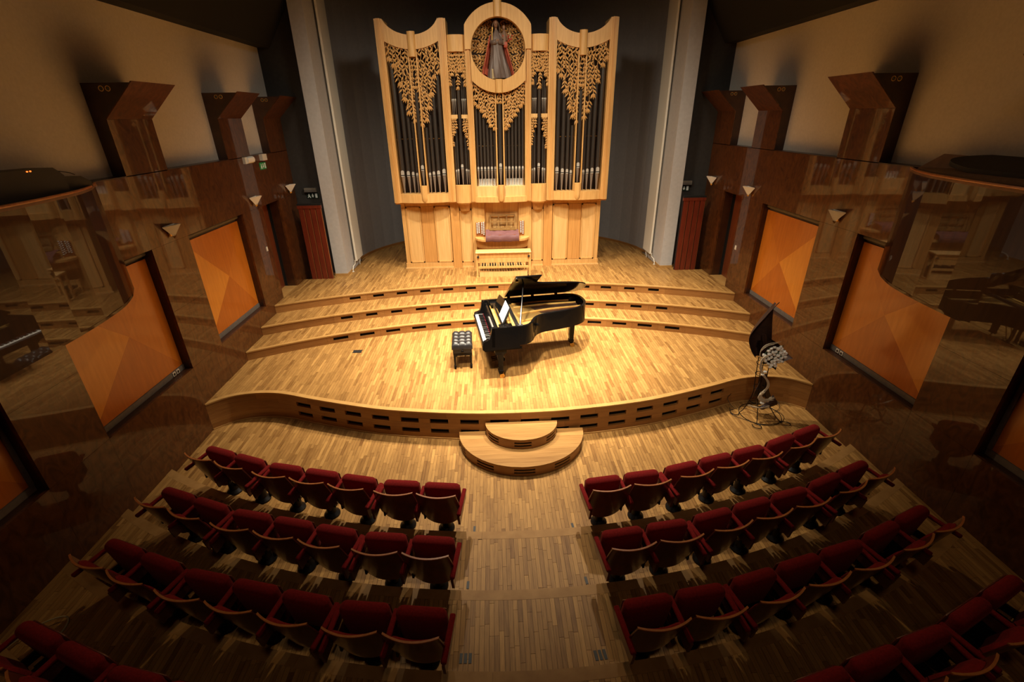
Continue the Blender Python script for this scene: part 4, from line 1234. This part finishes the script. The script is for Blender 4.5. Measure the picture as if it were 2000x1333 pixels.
# iron plate: gold, with cut-outs left by bars over the soundboard
plate = [(.47, .05), (.72, .05), (.82, .10), (.92, .27), (1.02, .41), (1.3, .53), (1.7, .62), (1.9, .74), (1.82, .82), (1.4, .70), (1.18, .76), (1.06, 1.0), (1.02, 1.33), (.47, 1.33)]
m = MB(); m.prism(plate, .86, .885); m.build('iron_plate', MT['gold'], piano, ang=0)
for (a, b) in (((.74, .45), (1.85, .72)), ((.74, .80), (1.98, .95)), ((.72, 1.12), (1.95, 1.15)), ((.72, 1.30), (1.85, 1.30))):
    m = MB(); m.tube([(a[0], a[1], .895), ((a[0] + b[0]) / 2, (a[1] + b[1]) / 2, .91), (b[0], b[1], .89)], .020, 8); m.build('plate_bar', MT['gold'], piano)
edge = [p for p in inn if p[0] > 1.25 and p[1] < 1.0]
en = [(0, 0)] * len(edge)
m = MB()
for a, b in zip(edge, edge[1:]):
    c = (1.5, 1.0)
    sh = lambda p, d: (p[0] + (c[0] - p[0]) * d, p[1] + (c[1] - p[1]) * d)
    m.prism([a, b, sh(b, .16), sh(a, .16)], .85, .88)
m.build('plate_rim', MT['gold'], piano)
m = MB()
for a, b in zip(edge, edge[1:]):
    c = (1.5, 1.0); sh = lambda p, d: (p[0] + (c[0] - p[0]) * d, p[1] + (c[1] - p[1]) * d)
    m.prism([sh(a, .18), sh(b, .18), sh(b, .26), sh(a, .26)], .881, .889)
m.build('felt_strip', MT['felt'], piano)
m = MB(); m.prism([(.98, .47), (1.22, .60), (1.20, .64), (.96, .52)], .886, .893); m.build('felt_strip', MT['felt'], piano, ang=0)
m = MB(); rnd = random.Random(4)
for k in range(56):
    t = k / 55; v0 = .10 + 1.2 * t
    e = (1.0 + .95 * min(1, t * 1.25) ** .8, .45 + .75 * t)
    m.tube([(.56, v0, .892), (e[0], e[1] - .02, .893)], .0016, 3)
tag(m.build('strings', MT['steel'], piano, ang=0), kind='stuff')
m = MB()
for k in range(40):
    v = .12 + 1.18 * k / 39; m.box(.60, .66, v - .007, v + .007, .895, .925)
tag(m.build('dampers', MT['blackmat'], piano, ang=0), kind='stuff')
m = MB()
for k in range(60):
    v = .10 + 1.22 * k / 59
    for j in range(2): m.box(.52 + .02 * j, .528 + .02 * j, v - .004, v + .004, .885, .905)
tag(m.build('tuning_pins', MT['steel'], piano, ang=0), kind='stuff')
# key bed, cheeks, keys
MB().box(-.0, .62, .0, 1.39, .60, .655).build('key_bed', MT['black'], piano, ang=0)
MB().box(-.012, .008, .0, 1.39, .615, .71).build('key_slip', MT['black'], piano, ang=0)
for (a, b) in ((0.0, .075), (1.315, 1.39)):
    prof = [(.0, .655), (0.0, .745), (.03, .77), (.075, .78), (.105, .80), (.13, .87), (.15, .96), (.17, .995), (.20, 1.0), (.20, .655)]
    vs = []
    m = MB(); n = len(prof)
    m.add([(u, a, z) for u, z in prof] + [(u, b, z) for u, z in prof], [tuple(range(n)), tuple(range(n, 2 * n))[::-1]] + [(i, (i + 1) % n, n + (i + 1) % n, n + i) for i in range(n)])
    m.build('cheek', MT['black'], piano)
m = MB()
for k in range(52):
    v = .08 + k * 1.23 / 52; m.box(.015, .165, v + .0008, v + 1.23 / 52 - .0008, .70, .735)
tag(m.build('white_keys', MT['ivory'], piano, ang=0), kind='stuff')
m = MB()
for k in range(51):
    if k % 7 in (1, 4): continue
    v = .08 + (k + 1) * 1.23 / 52; m.box(.068, .165, v - .006, v + .006, .735, .75)
tag(m.build('black_keys', MT['black'], piano, ang=0), kind='stuff')
MB().box(.160, .166, .08, 1.31, .735, .741).build('key_felt', MT['felt'], piano, ang=0)
m = MB(); m.add([(.166, .075, .735), (.20, .075, .735), (.235, .075, .93), (.215, .075, .93), (.166, 1.315, .735), (.20, 1.315, .735), (.235, 1.315, .93), (.215, 1.315, .93)],
      [(0, 1, 2, 3), (7, 6, 5, 4), (0, 4, 5, 1), (1, 5, 6, 2), (2, 6, 7, 3), (3, 7, 4, 0)]); m.build('fallboard', MT['black'], piano, ang=0)
MB().box(.215, .245, .045, 1.345, .93, .945).build('fallboard_rail', MT['black'], piano, ang=0)
MB().box(.30, .46, .045, 1.345, .86, .885).build('pin_block', MT['gold'], piano, ang=0)
# music shelf sides and desk
for (a, b) in ((.05, .24), (1.15, 1.34)): MB().box(.30, .52, a, b, .93, .965).build('music_shelf', MT['black'], piano, ang=0)
MB().box(.335, .375, .20, 1.20, .955, .975).build('desk_ledge', MT['black'], piano, ang=0)
t = math.radians(24)
def tilt(u0, z0):
    return Matrix.Translation((u0, 0, z0)) @ Matrix.Rotation(t, 4, 'Y')
md = MB()
n = 14; pts = [(.22, 0.0), (1.18, 0.0)] + [(1.18 - .96 * i / n, .20 + .05 * math.sin(PI * i / n)) for i in range(n + 1)]
vs = [tilt(.385, .975) @ Vector((0, a, b)) for a, b in pts] + [tilt(.385, .975) @ Vector((.018, a, b)) for a, b in pts]; n = len(pts)
md.add(vs, [tuple(range(n)), tuple(range(n, 2 * n))[::-1]] + [(i, (i + 1) % n, n + (i + 1) % n, n + i) for i in range(n)])
md.build('music_desk', MT['black'], piano, ang=0)
for v in (.35, .70, 1.05): MB().tube([(.42, v, .97), (.52, v, .97), (.49, v, 1.08)], .008, 6).build('desk_support', MT['brass'], piano)
# lid
LA = math.radians(32)
hinge = Matrix.Translation((0, 1.392, 1.012)) @ Matrix.Rotation(-LA, 4, 'X')
lo = [(p[0] + q[0] * .015, p[1] + q[1] * .015) for p, q in zip(rim_pts, rn)]
lidpoly = [(.60, -.015)] + [p for p in lo if .60 < p[0] and p[1] < 1.385] + [(1.80, 1.392), (.60, 1.392)]
# 'fix' the far run so the polygon stays ordered
def lidmesh(poly, z0, z1):
    n = len(poly)
    vs = [hinge @ Vector((a, b - 1.392, z0)) for a, b in poly] + [hinge @ Vector((a, b - 1.392, z1)) for a, b in poly]
    return MB().add(vs, [tuple(range(n))[::-1], tuple(range(n, 2 * n))] + [(i, (i + 1) % n, n + (i + 1) % n, n + i) for i in range(n)])
lid = lidmesh(lidpoly, 0, .022).build('lid', MT['black'], piano, ang=30)
lidmesh([(.605, -.015), (1.04, -.015), (1.04, 1.39), (.605, 1.39)], .026, .046).build('folded_flap', MT['black'], lid, ang=0)
m = lidmesh([(.62, .1), (.66, .1), (.66, .14), (.62, .14)], -.02, 0); m.build('flap_catch', MT['brass'], lid, ang=0)
for a in (.68, 1.15, 1.62):
    MB().tube([(a - .03, 1.392, 1.006), (a + .03, 1.392, 1.006)], .010, 8).build('lid_hinge', MT['brass'], lid)
top_pt = hinge @ Vector((.78, .30 - 1.392, 0))
MB().tube([(.64, .07, .985), tuple(Vector((.64, .07, .985)).lerp(top_pt, .45)), tuple(top_pt)], [.020, .014, .011], 8).build('prop_stick', MT['black'], piano)
MB().rbox(.64, .06, .99, .10, .05, .03, .006, 1).build('prop_socket', MT['blackmat'], piano)
MB().tube([(1.0, .335, .86), (1.01, .30, .86)], .022, 12).build('side_knob', MT['black'], piano)
# arm of the rim: moulding under the case
MB().box(.02, .66, .015, .05, .575, .60).build('case_moulding', MT['black'], piano, ang=0)
# legs with brass casters
def leg(u, v, top=.655):
    m = MB()
    sec = [(top, .105, .075), (top - .09, .10, .07), (top - .14, .052, .052), (.20, .040, .040), (.16, .040, .040), (.155, .047, .047), (.12, .047, .047), (.115, .036, .036), (.085, .034, .034)]
    vs = []
    for z, a, b in sec: vs += [(u - a, v - b, z), (u + a, v - b, z), (u + a, v + b, z), (u - a, v + b, z)]
    fs = [(0, 1, 2, 3), tuple(range(len(vs) - 4, len(vs)))[::-1]]
    for i in range(len(sec) - 1):
        for k in range(4): fs.append((i * 4 + k, i * 4 + (k + 1) % 4, (i + 1) * 4 + (k + 1) % 4, (i + 1) * 4 + k))
    m.add(vs, fs); lg = m.build('leg', MT['black'], piano, ang=0)
    MB().tube([(u, v, .09), (u + .01, v, .05)], [.016, .022], 8).build('caster_fork', MT['brass'], lg)
    for s in (-1, 1):
        MB().tube([(u + .02, v + s * .018, .043), (u + .02, v + s * .045, .043)], .043, 16).build('caster_wheel', MT['brass'], lg)
        MB().tube([(u + .02, v + s * .012, .043), (u + .02, v + s * .018, .043)], .034, 16).build('caster_hub', MT['blackmat'], lg)
leg(.30, .12, .60); leg(.30, 1.27, .60); leg(1.86, 1.05, .66)
# pedal lyre
ly = MB(); ly.box(.36, .40, .62, .66, .12, .60); ly.box(.36, .40, .74, .78, .12, .60); ly.rbox(.38, .70, .11, .14, .30, .07, .012, 1)
lyo = ly.build('pedal_lyre', MT['black'], piano, ang=0)
for k in (-1, 0, 1): MB().tube([(.34, .70 + k * .07, .09), (.26, .70 + k * .07, .075), (.22, .70 + k * .07, .07)], [.010, .014, .016], 8).build('pedal', MT['brass'], lyo)
for k in (-1, 1): MB().tube([(.42, .70 + k * .06, .12), (.60, .70 + k * .06, .60)], .008, 6).build('lyre_brace', MT['brass'], lyo)
# sheet music on the desk
sm = empty('sheet_music', (-.50, 7.05, .5), PA); tag(sm, 'open white sheet of music leaning on the piano music desk', 'sheet music')
m = MB(); T_ = tilt(.378, .978)
q = [(.26, .0), (.62, .0), (.62, .285), (.26, .285)]
m.add([T_ @ Vector((-.006, a, b)) for a, b in q] + [T_ @ Vector((-.001, a, b)) for a, b in q], [(0, 1, 2, 3), (7, 6, 5, 4), (0, 4, 5, 1), (1, 5, 6, 2), (2, 6, 7, 3), (3, 7, 4, 0)])
m.build('page', MT['paper'], sm, ang=0)

# piano bench
bench = empty('piano_bench', (-.91, 7.82, .5), math.radians(3)); tag(bench, 'black tufted leather piano bench left of the keyboard', 'bench')
def tuft(u, v):
    x = -.185 + .37 * u; y = -.29 + .58 * v
    nx, ny = 3, 4
    a = abs(math.sin(PI * (u * nx))) * abs(math.sin(PI * (v * ny)))
    d1 = .028 * (a ** .45)
    ed = min(u, 1 - u, .12) / .12 * min(v, 1 - v, .08) / .08
    return (x, y, .475 + (.035 + d1) * max(ed, 0) ** .4)
m = MB(); m.slab(tuft, lambda u, v: (-.185 + .37 * u, -.29 + .58 * v, .405), 30, 40); m.build('tufted_seat', MT['leather'], bench, ang=60)
for i in range(1, 3):
    for j in range(1, 4):
        x = -.185 + .37 * i / 3; y = -.29 + .58 * j / 4; MB().ellipsoid((x, y, .512), .012, .012, .007, 8, 5).build('button', MT['leather'], bench)
m = MB(); m.box(-.17, .17, -.275, .275, .33, .404); m.build('seat_box', MT['blackmat'], bench, ang=0)
m = MB()
for s in (-1, 1): m.box(-.15, .15, s * .26 - .008, s * .26 + .008, .27, .33); m.box(s * .148 - .008, s * .148 + .008, -.25, .25, .27, .33)
m.build('apron', MT['black'], bench, ang=0)
for sx in (-1, 1):
    for sy in (-1, 1):
        m = MB(); x, y = sx * .145, sy * .25
        sec = [(.33, .022), (.08, .015), (.075, .022), (.02, .02), (0, .018)]; vs = []
        for z, a in sec: vs += [(x - a, y - a, z), (x + a, y - a, z), (x + a, y + a, z), (x - a, y + a, z)]
        fs = [(0, 1, 2, 3), (16, 17, 18, 19)]
        for i in range(4):
            for k in range(4): fs.append((i * 4 + k, i * 4 + (k + 1) % 4, i * 4 + 4 + (k + 1) % 4, i * 4 + 4 + k))
        m.add(vs, fs); m.build('leg', MT['black'], bench, ang=0)
for s in (-1, 1):
    MB().tube([(0, s * .275, .385), (0, s * .31, .385)], [.014, .014], 8).build('knob_stem', MT['brass'], bench)
    MB().ellipsoid((0, s * .325, .385), .026, .016, .026, 12, 8).build('height_knob', MT['black'], bench)

# ------------------------------------------------------------------ iron flower stand and arrangements
FS = Vector((4.17, 6.52, 0))
fs_ = empty('flower_stand', FS); tag(fs_, 'tall black iron tripod flower stand with curled feet in front of the stage', 'flower stand')
for k, a in enumerate((-125, -50, 75, 170)):
    a = math.radians(a); d = Vector((math.cos(a), math.sin(a), 0))
    m = MB(); pth = [d * .09 + Vector((-.17, -.02, 1.12)), d * .085 + Vector((-.15, -.02, .75)), d * .10 + Vector((-.10, 0, .42)), d * .24 + Vector((-.03, 0, .12)), d * .34 + Vector((0, 0, .008))]
    m.tube(catmull(pth, 6), .007, 6); m.build('leg', MT['iron'], fs_)
    # curl at the foot
    sd = Vector((-d.y, d.x, 0)); c = d * .34 + Vector((0, 0, .010))
    m = MB(); m.tube([c + (sd * math.sin(t) + d * (1 - math.cos(t))) * (.085 * (1 - .05 * t)) + Vector((0, 0, .004 * t)) for t in [i * .42 for i in range(12)]], .006, 6); m.build('foot_curl', MT['iron'], fs_)
for (z, r, cx) in ((.012, .33, 0), (.55, .09, -.12), (.80, .085, -.15), (1.0, .09, -.17)):
    m = MB(); m.tube([Vector((r * math.cos(2 * PI * i / 28) + cx, r * math.sin(2 * PI * i / 28), z)) for i in range(28)], .005, 6, True); m.build('ring', MT['iron'], fs_)
m = MB(); m.tube(catmull([(-.42, .22, .012), (-.48, .02, .02), (-.36, -.12, .012), (-.1, -.30, .012), (.2, -.26, .012), (.36, -.1, .012), (.3, .1, .02), (.1, .15, .03)], 6), .004, 6); m.build('wire_scroll', MT['iron'], fs_)
m = MB(); m.tube(catmull([(-.40, .30, .25), (-.50, .2, .20), (-.42, .05, .10), (-.2, .1, .06), (.05, -.05, .03), (.38, .1, .02), (.45, .25, .06), (.36, .3, .12)], 6), .004, 6); m.build('wire_scroll', MT['iron'], fs_)

def edge_sheet(ea, eb, cup, y0=0.0, th=.007, nu=16, nv=22, roll=0.0):
    """curled bark leaf between two edge curves (x, z), cupped away from the hall"""
    A = catmull([(x, 0, z) for x, z in ea], 12); B = catmull([(x, 0, z) for x, z in eb], 12)
    def at(C, t):
        f = t * (len(C) - 1); i = min(int(f), len(C) - 2); return C[i].lerp(C[i + 1], f - i)
    def f(off):
        def g(u, v):
            p = at(A, v).lerp(at(B, v), u); k = 2 * u - 1
            return (p.x, y0 + (cup(v) + off) * (1 - k * k) - roll * k + off * .3, p.z)
        return g
    return MB().slab(f(0), f(th), nu, nv)
fa = empty('flower_arrangement', (FS.x, FS.y, 1.0)); tag(fa, 'white roses in dark curled bark leaves atop the iron stand', 'flowers')
m = edge_sheet([(-.31, .10), (-.40, .22), (-.475, .38), (-.485, .50), (-.42, .64), (-.33, .78), (-.25, .90), (-.19, 1.03)],
               [(-.12, .06), (-.09, .20), (-.08, .36), (-.10, .50), (-.13, .64), (-.155, .78), (-.17, .90), (-.182, 1.035)], lambda v: .16 * math.sin(PI * min(1, .15 + v * .85)) ** .7, .02, roll=-.03)
m.build('tall_leaf', MT['leafdk'], fa, ang=70)
MB().tube(catmull([(-.31, .0, .80), (-.25, -.02, .92), (-.19, -.03, 1.02), (-.17, -.05, 1.07)], 5), [.004] * 5 + [.006] * 5 + [.007] * 5 + [.003], 6).build('leaf_tip', MT['leafdk'], fa)
m = edge_sheet([(-.29, .50), (-.22, .48), (-.10, .41), (.04, .32), (.15, .22), (.26, .115)],
               [(-.26, .16), (-.20, .05), (-.08, .00), (.03, .03), (.13, .06), (.265, .110)], lambda v: .13 * math.sin(PI * v) ** .8, -.02, roll=.05)
m.build('bowl_leaf', MT['leafdk'], fa, ang=70)
m = edge_sheet([(-.33, .52), (-.30, .44), (-.27, .36), (-.26, .26)], [(-.26, .54), (-.24, .46), (-.22, .37), (-.22, .26)], lambda v: .04, -.06)
m.build('fold_leaf', MT['leafdk'], fa, ang=70)
m = edge_sheet([(-.14, .02), (-.09, -.02), (-.02, -.06), (.03, -.10)], [(.0, .06), (.03, .02), (.035, -.04), (.04, -.105)], lambda v: .05, -.06)
m.build('lower_leaf', MT['leafdk'], fa, ang=70)
rb = MB(); rb.ellipsoid((0, 0, 0), .026, .026, .021, 10, 7)
for k in range(5):
    a = 2 * PI * k / 5; rb.ellipsoid((.014 * math.cos(a), .014 * math.sin(a), .006), .018, .018, .016, 8, 5)
rose_me = rb.mesh('rose', MT['rose'])
rnd = random.Random(12); placed = []
for tries in range(4000):
    if len(placed) >= 34: break
    x, z = rnd.uniform(-.26, .12), rnd.uniform(.03, .38)
    if ((x + .075) / .175) ** 2 + ((z - .19) / .155) ** 2 > 1: continue
    if any((x - a) ** 2 + (z - b) ** 2 < .046 ** 2 for a, b in placed): continue
    placed.append((x, z))
for (x, z) in placed:
    o = link('rose', rose_me, fa, (x, -.15 + .6 * (x + .075) ** 2 + .10 * z, z)); o.rotation_euler = (rnd.uniform(.2, 1.2), rnd.uniform(-.5, .5), rnd.random() * 6); s = rnd.uniform(.85, 1.15); o.scale = (s, s, s)
for (x, z) in ((-.13, .0), (-.05, .02), (-.19, -.08), (-.22, -.13)):
    o = link('rose', rose_me, fa, (x, -.15, z)); o.scale = (.95, .95, .95)
m = MB(); rnd = random.Random(3)
for k in range(40):
    a = (rnd.uniform(-.24, .06), -.11 + rnd.uniform(0, .05), .05 + rnd.uniform(0, .26)); leaf(m, a, (rnd.uniform(-1, 1), -.3, rnd.uniform(-1, 1)), .06, .012)
tag(m.build('filler_leaves', MT['stem'], fa, ang=0), kind='stuff')
m = MB()
for k in range(26):
    o = rnd.uniform(-.02, .02); q_ = rnd.uniform(-.02, .02)
    m.tube(catmull([(-.20 + o, -.14, .22), (-.29 + o, -.15 + q_, .15), (-.28 + q_, -.15, .0), (-.20 + o, -.15, -.14), (-.10 + q_, -.14, -.26), (-.07 + o, -.13, -.38), (-.16 + o, -.14 + q_, -.50)], 5), .0035, 4)
for k in range(3):
    m.tube(catmull([(-.30, -.14, .12), (-.34, -.14, .26 + .02 * k), (-.26, -.14, .37 + .02 * k), (-.14 + .05 * k, -.13, .40 + .02 * k)], 5), .003, 4)
tag(m.build('raffia_strands', MT['raffia'], fa), kind='stuff')
fb = empty('flower_arrangement', (FS.x - .06, FS.y - .02, .2)); tag(fb, 'pale raffia and a white rose in the lower bark cup', 'flowers')
m = edge_sheet([(-.09, .55), (-.10, .40), (-.14, .24), (-.16, .12)], [(.0, .60), (.05, .42), (.12, .25), (.22, .08)], lambda v: .04 + .09 * v, .0)
m.build('back_leaf', MT['leafdk'], fb, ang=70)
m = edge_sheet([(-.18, .22), (-.10, .06), (.0, .08), (.08, .20), (.12, .27)], [(-.14, .10), (-.04, .0), (.06, .01), (.14, .03), (.235, .07)], lambda v: -.05, -.10)
m.build('cup_leaf', MT['leafdk'], fb, ang=70)
o = link('rose', rose_me, fb, (-.06, -.15, .14)); o.scale = (1.1, 1.1, 1.1); o = link('rose', rose_me, fb, (.03, -.14, .17)); o.scale = (.7, .7, .7)
m = MB()
for k in range(44):
    a, b, c = rnd.uniform(-.03, .03), rnd.uniform(-.03, .03), rnd.uniform(-.02, .02)
    m.tube(catmull([(-.08 + a, -.13 + c, .34), (-.12 + b, -.14, .26 + a), (-.04 + a, -.15 + c, .19 + b), (.09 + b, -.15 + c, .23 + a)], 4), .0032, 4)
for k in range(22):
    a, b, c = rnd.uniform(-.02, .02), rnd.uniform(-.02, .02), rnd.uniform(-.015, .015)
    m.tube(catmull([(.04 + a, -.17 + c, .09 + b), (-.08 + b, -.17, .06 + a * .5), (-.20, -.17 + c, .09 + b * .5), (-.29 + a, -.16, .12 + b * .5)], 4), .0032, 4)
tag(m.build('raffia_strands', MT['raffia'], fb), kind='stuff')

# ------------------------------------------------------------------ auditorium seats
def seat_y(v): return -.385 + .19 * v          # leaning back shell, v = 0 at the top
def shell_f(off):
    def f(u, v):
        k = 2 * u - 1
        zb = .255 + .13 * abs(k) ** 2.6
        z = .83 + (zb - .83) * v
        w_ = .225 + .022 * math.sin(PI * min(1, v * .8))
        vv = (.83 - z) / .56
        return (k * w_, seat_y(vv) + .055 * k * k + off, z - off * .25)
    return f
SH = MB().slab(shell_f(0), shell_f(.014), 14, 12).mesh('back_shell', MT['shell'], 50)
RM = MB().slab(lambda u, v: (Vector(shell_f(0)(u, 0)) + Vector((0, .018 * v - .002, .001))), lambda u, v: (Vector(shell_f(0)(u, 0)) + Vector((0, .018 * v - .002, .013))), 14, 1).mesh('back_rim', MT['plyedge'], 50)
def pad(u, v, top):
    k = 2 * u - 1; z = .765 - .40 * v - .03 * abs(k) ** 6 * (1 if v < .5 else -1)
    vv = (.83 - z) / .56
    e = (max(0, 1 - abs(k) ** 6) * max(0, 1 - abs(2 * v - 1) ** 8)) ** .5
    return (k * .200, seat_y(vv) + .055 * (k * .9) ** 2 + .014 + (.055 * e if top else 0), z)
BP = MB().slab(lambda u, v: pad(u, v, 0), lambda u, v: pad(u, v, 1), 14, 12).mesh('back_cushion', MT['velvet'], 60)
RX = Matrix.Rotation(math.radians(9), 4, 'X')
ST = MB().rbox(0, -.02, .525, .435, .125, .43, .058, 5, RX).mesh('folded_seat', MT['velvet'], 50)
SP = MB().rbox(0, .052, .50, .40, .018, .36, .008, 1, RX).mesh('seat_panel', MT['shell'], 40)
PD = MB().lathe([(.10, 0), (.10, .02), (.075, .045), (.062, .06), (.062, .30), (.075, .33)], 20, (0, -.02, 0)).mesh('pedestal', MT['iron'], 40)
BR = MB().box(-.15, .15, -.13, .02, .30, .33).box(-.03, .03, -.20, -.12, .30, .42).mesh('seat_bracket', MT['iron'], 0)
HG = [MB().box(k * .20 - .010, k * .20 + .010, -.20, -.03, .33, .41).mesh('hinge_plate', MT['iron'], 0) for k in (-1, 1)]
def arm_mesh(x):
    m = MB(); m.rbox(x, -.175, .605, .048, .40, .035, .012, 2, Matrix.Rotation(math.radians(3), 4, 'X'))
    a = m.mesh('arm_pad', MT['velvet'], 50)
    m = MB(); m.add([(x - .013, .02, .59), (x - .013, .0, .50), (x - .013, -.36, .44), (x - .013, -.385, .585), (x + .013, .02, .59), (x + .013, .0, .50), (x + .013, -.36, .44), (x + .013, -.385, .585)],
                    [(0, 1, 2, 3), (7, 6, 5, 4), (0, 4, 5, 1), (1, 5, 6, 2), (2, 6, 7, 3), (3, 7, 4, 0)])
    return a, m.mesh('arm_panel', MT['shell'], 0)
ARM_R, ARM_L = arm_mesh(.252), arm_mesh(-.252)
def make_seat(loc, rz, label, group, arms):
    r = empty('auditorium_seat', loc, rz); tag(r, label, 'seat', group)
    sh = link('back_shell', SH, r); link('back_rim', RM, sh)
    link('back_cushion', BP, r)
    s_ = link('folded_seat', ST, r); link('seat_panel', SP, s_)
    p = link('pedestal', PD, r); link('seat_bracket', BR, p); link('hinge_plate', HG[0], p); link('hinge_plate', HG[1], p)
    for (a, b) in arms:
        o = link('armrest', a, r)
        if b: link('arm_panel', b, o)
    return r
SX = [1.0, 1.49, 2.06, 2.55, 3.04, 3.615, 4.08]
SY = [4.0, 4.07, 4.19, 4.32, 4.45, 4.65, 4.835]
SA = [7.2, 7.2, 14, 14, 14, 21.5, 21.5]
ROWN = ['front row', 'second row', 'third row', 'fourth row']
ORD = ['on the aisle', 'second from the aisle', 'third from the aisle', 'fourth from the aisle', 'fifth from the aisle', 'second from the wall', 'next to the wall']
for row, (dy, z) in enumerate([(0, 0), (.88, .1), (1.71, .2), (2.62, .3)]):
    for s, side in ((-1, 'left'), (1, 'right')):
        for i in range(7):
            a = math.radians(SA[i]) * s
            fw = Vector((-math.sin(a), math.cos(a), 0))
            p = Vector((s * SX[i] - .01, SY[i] - dy, z)) + fw * .36
            arms = [ARM_L] if s > 0 else [ARM_R]
            if i in (1, 4, 6): arms.append(ARM_R if s > 0 else ARM_L)
            if i == 6: arms[-1] = (arms[-1][0], None)
            make_seat(p, a, 'red folded seat, %s %s block, %s' % (ROWN[row], side, ORD[i]), 'auditorium seats', arms)

# small black row marks let into the aisle floor
for (x, y, z, n, ang, label) in ((-.62, 4.30, 0, 1, -2, 'front row left of aisle'), (.61, 4.285, 0, 1, 4, 'front row right of aisle'),
                                 (-.66, 3.45, .1, 1, -2, 'second row left of aisle'), (.62, 3.44, .1, 1, 4, 'second row right of aisle'),
                                 (-.64, 2.63, .2, 3, -2, 'third row left of aisle'), (.59, 2.60, .2, 3, 5, 'third row right of aisle')):
    r = empty('row_marker', (x, y, z), math.radians(ang)); tag(r, 'black floor bar marking %s' % label, 'floor marking', 'row marks in the aisle')
    for k in range(n):
        xx = (k - (n - 1) / 2) * .042
        MB().box(xx - .014, xx + .014, -.045, .045, .0005, .004).build('bar', MT['blackmat'], r, ang=0)
# pale cable by the left wall
m = MB(); m.tube(catmull([(-5.0, 2.3, .31), (-4.86, 2.75, .33), (-4.70, 3.02, .36), (-4.52, 3.13, .34), (-4.46, 3.02, .31), (-4.52, 2.8, .305), (-4.75, 2.55, .305), (-4.9, 2.3, .305)], 8), .008, 6)
cb = m.build('floor_cable', MT['cable']); tag(cb, 'pale loose cable looping beside the left wall in the rear corner', 'cable')
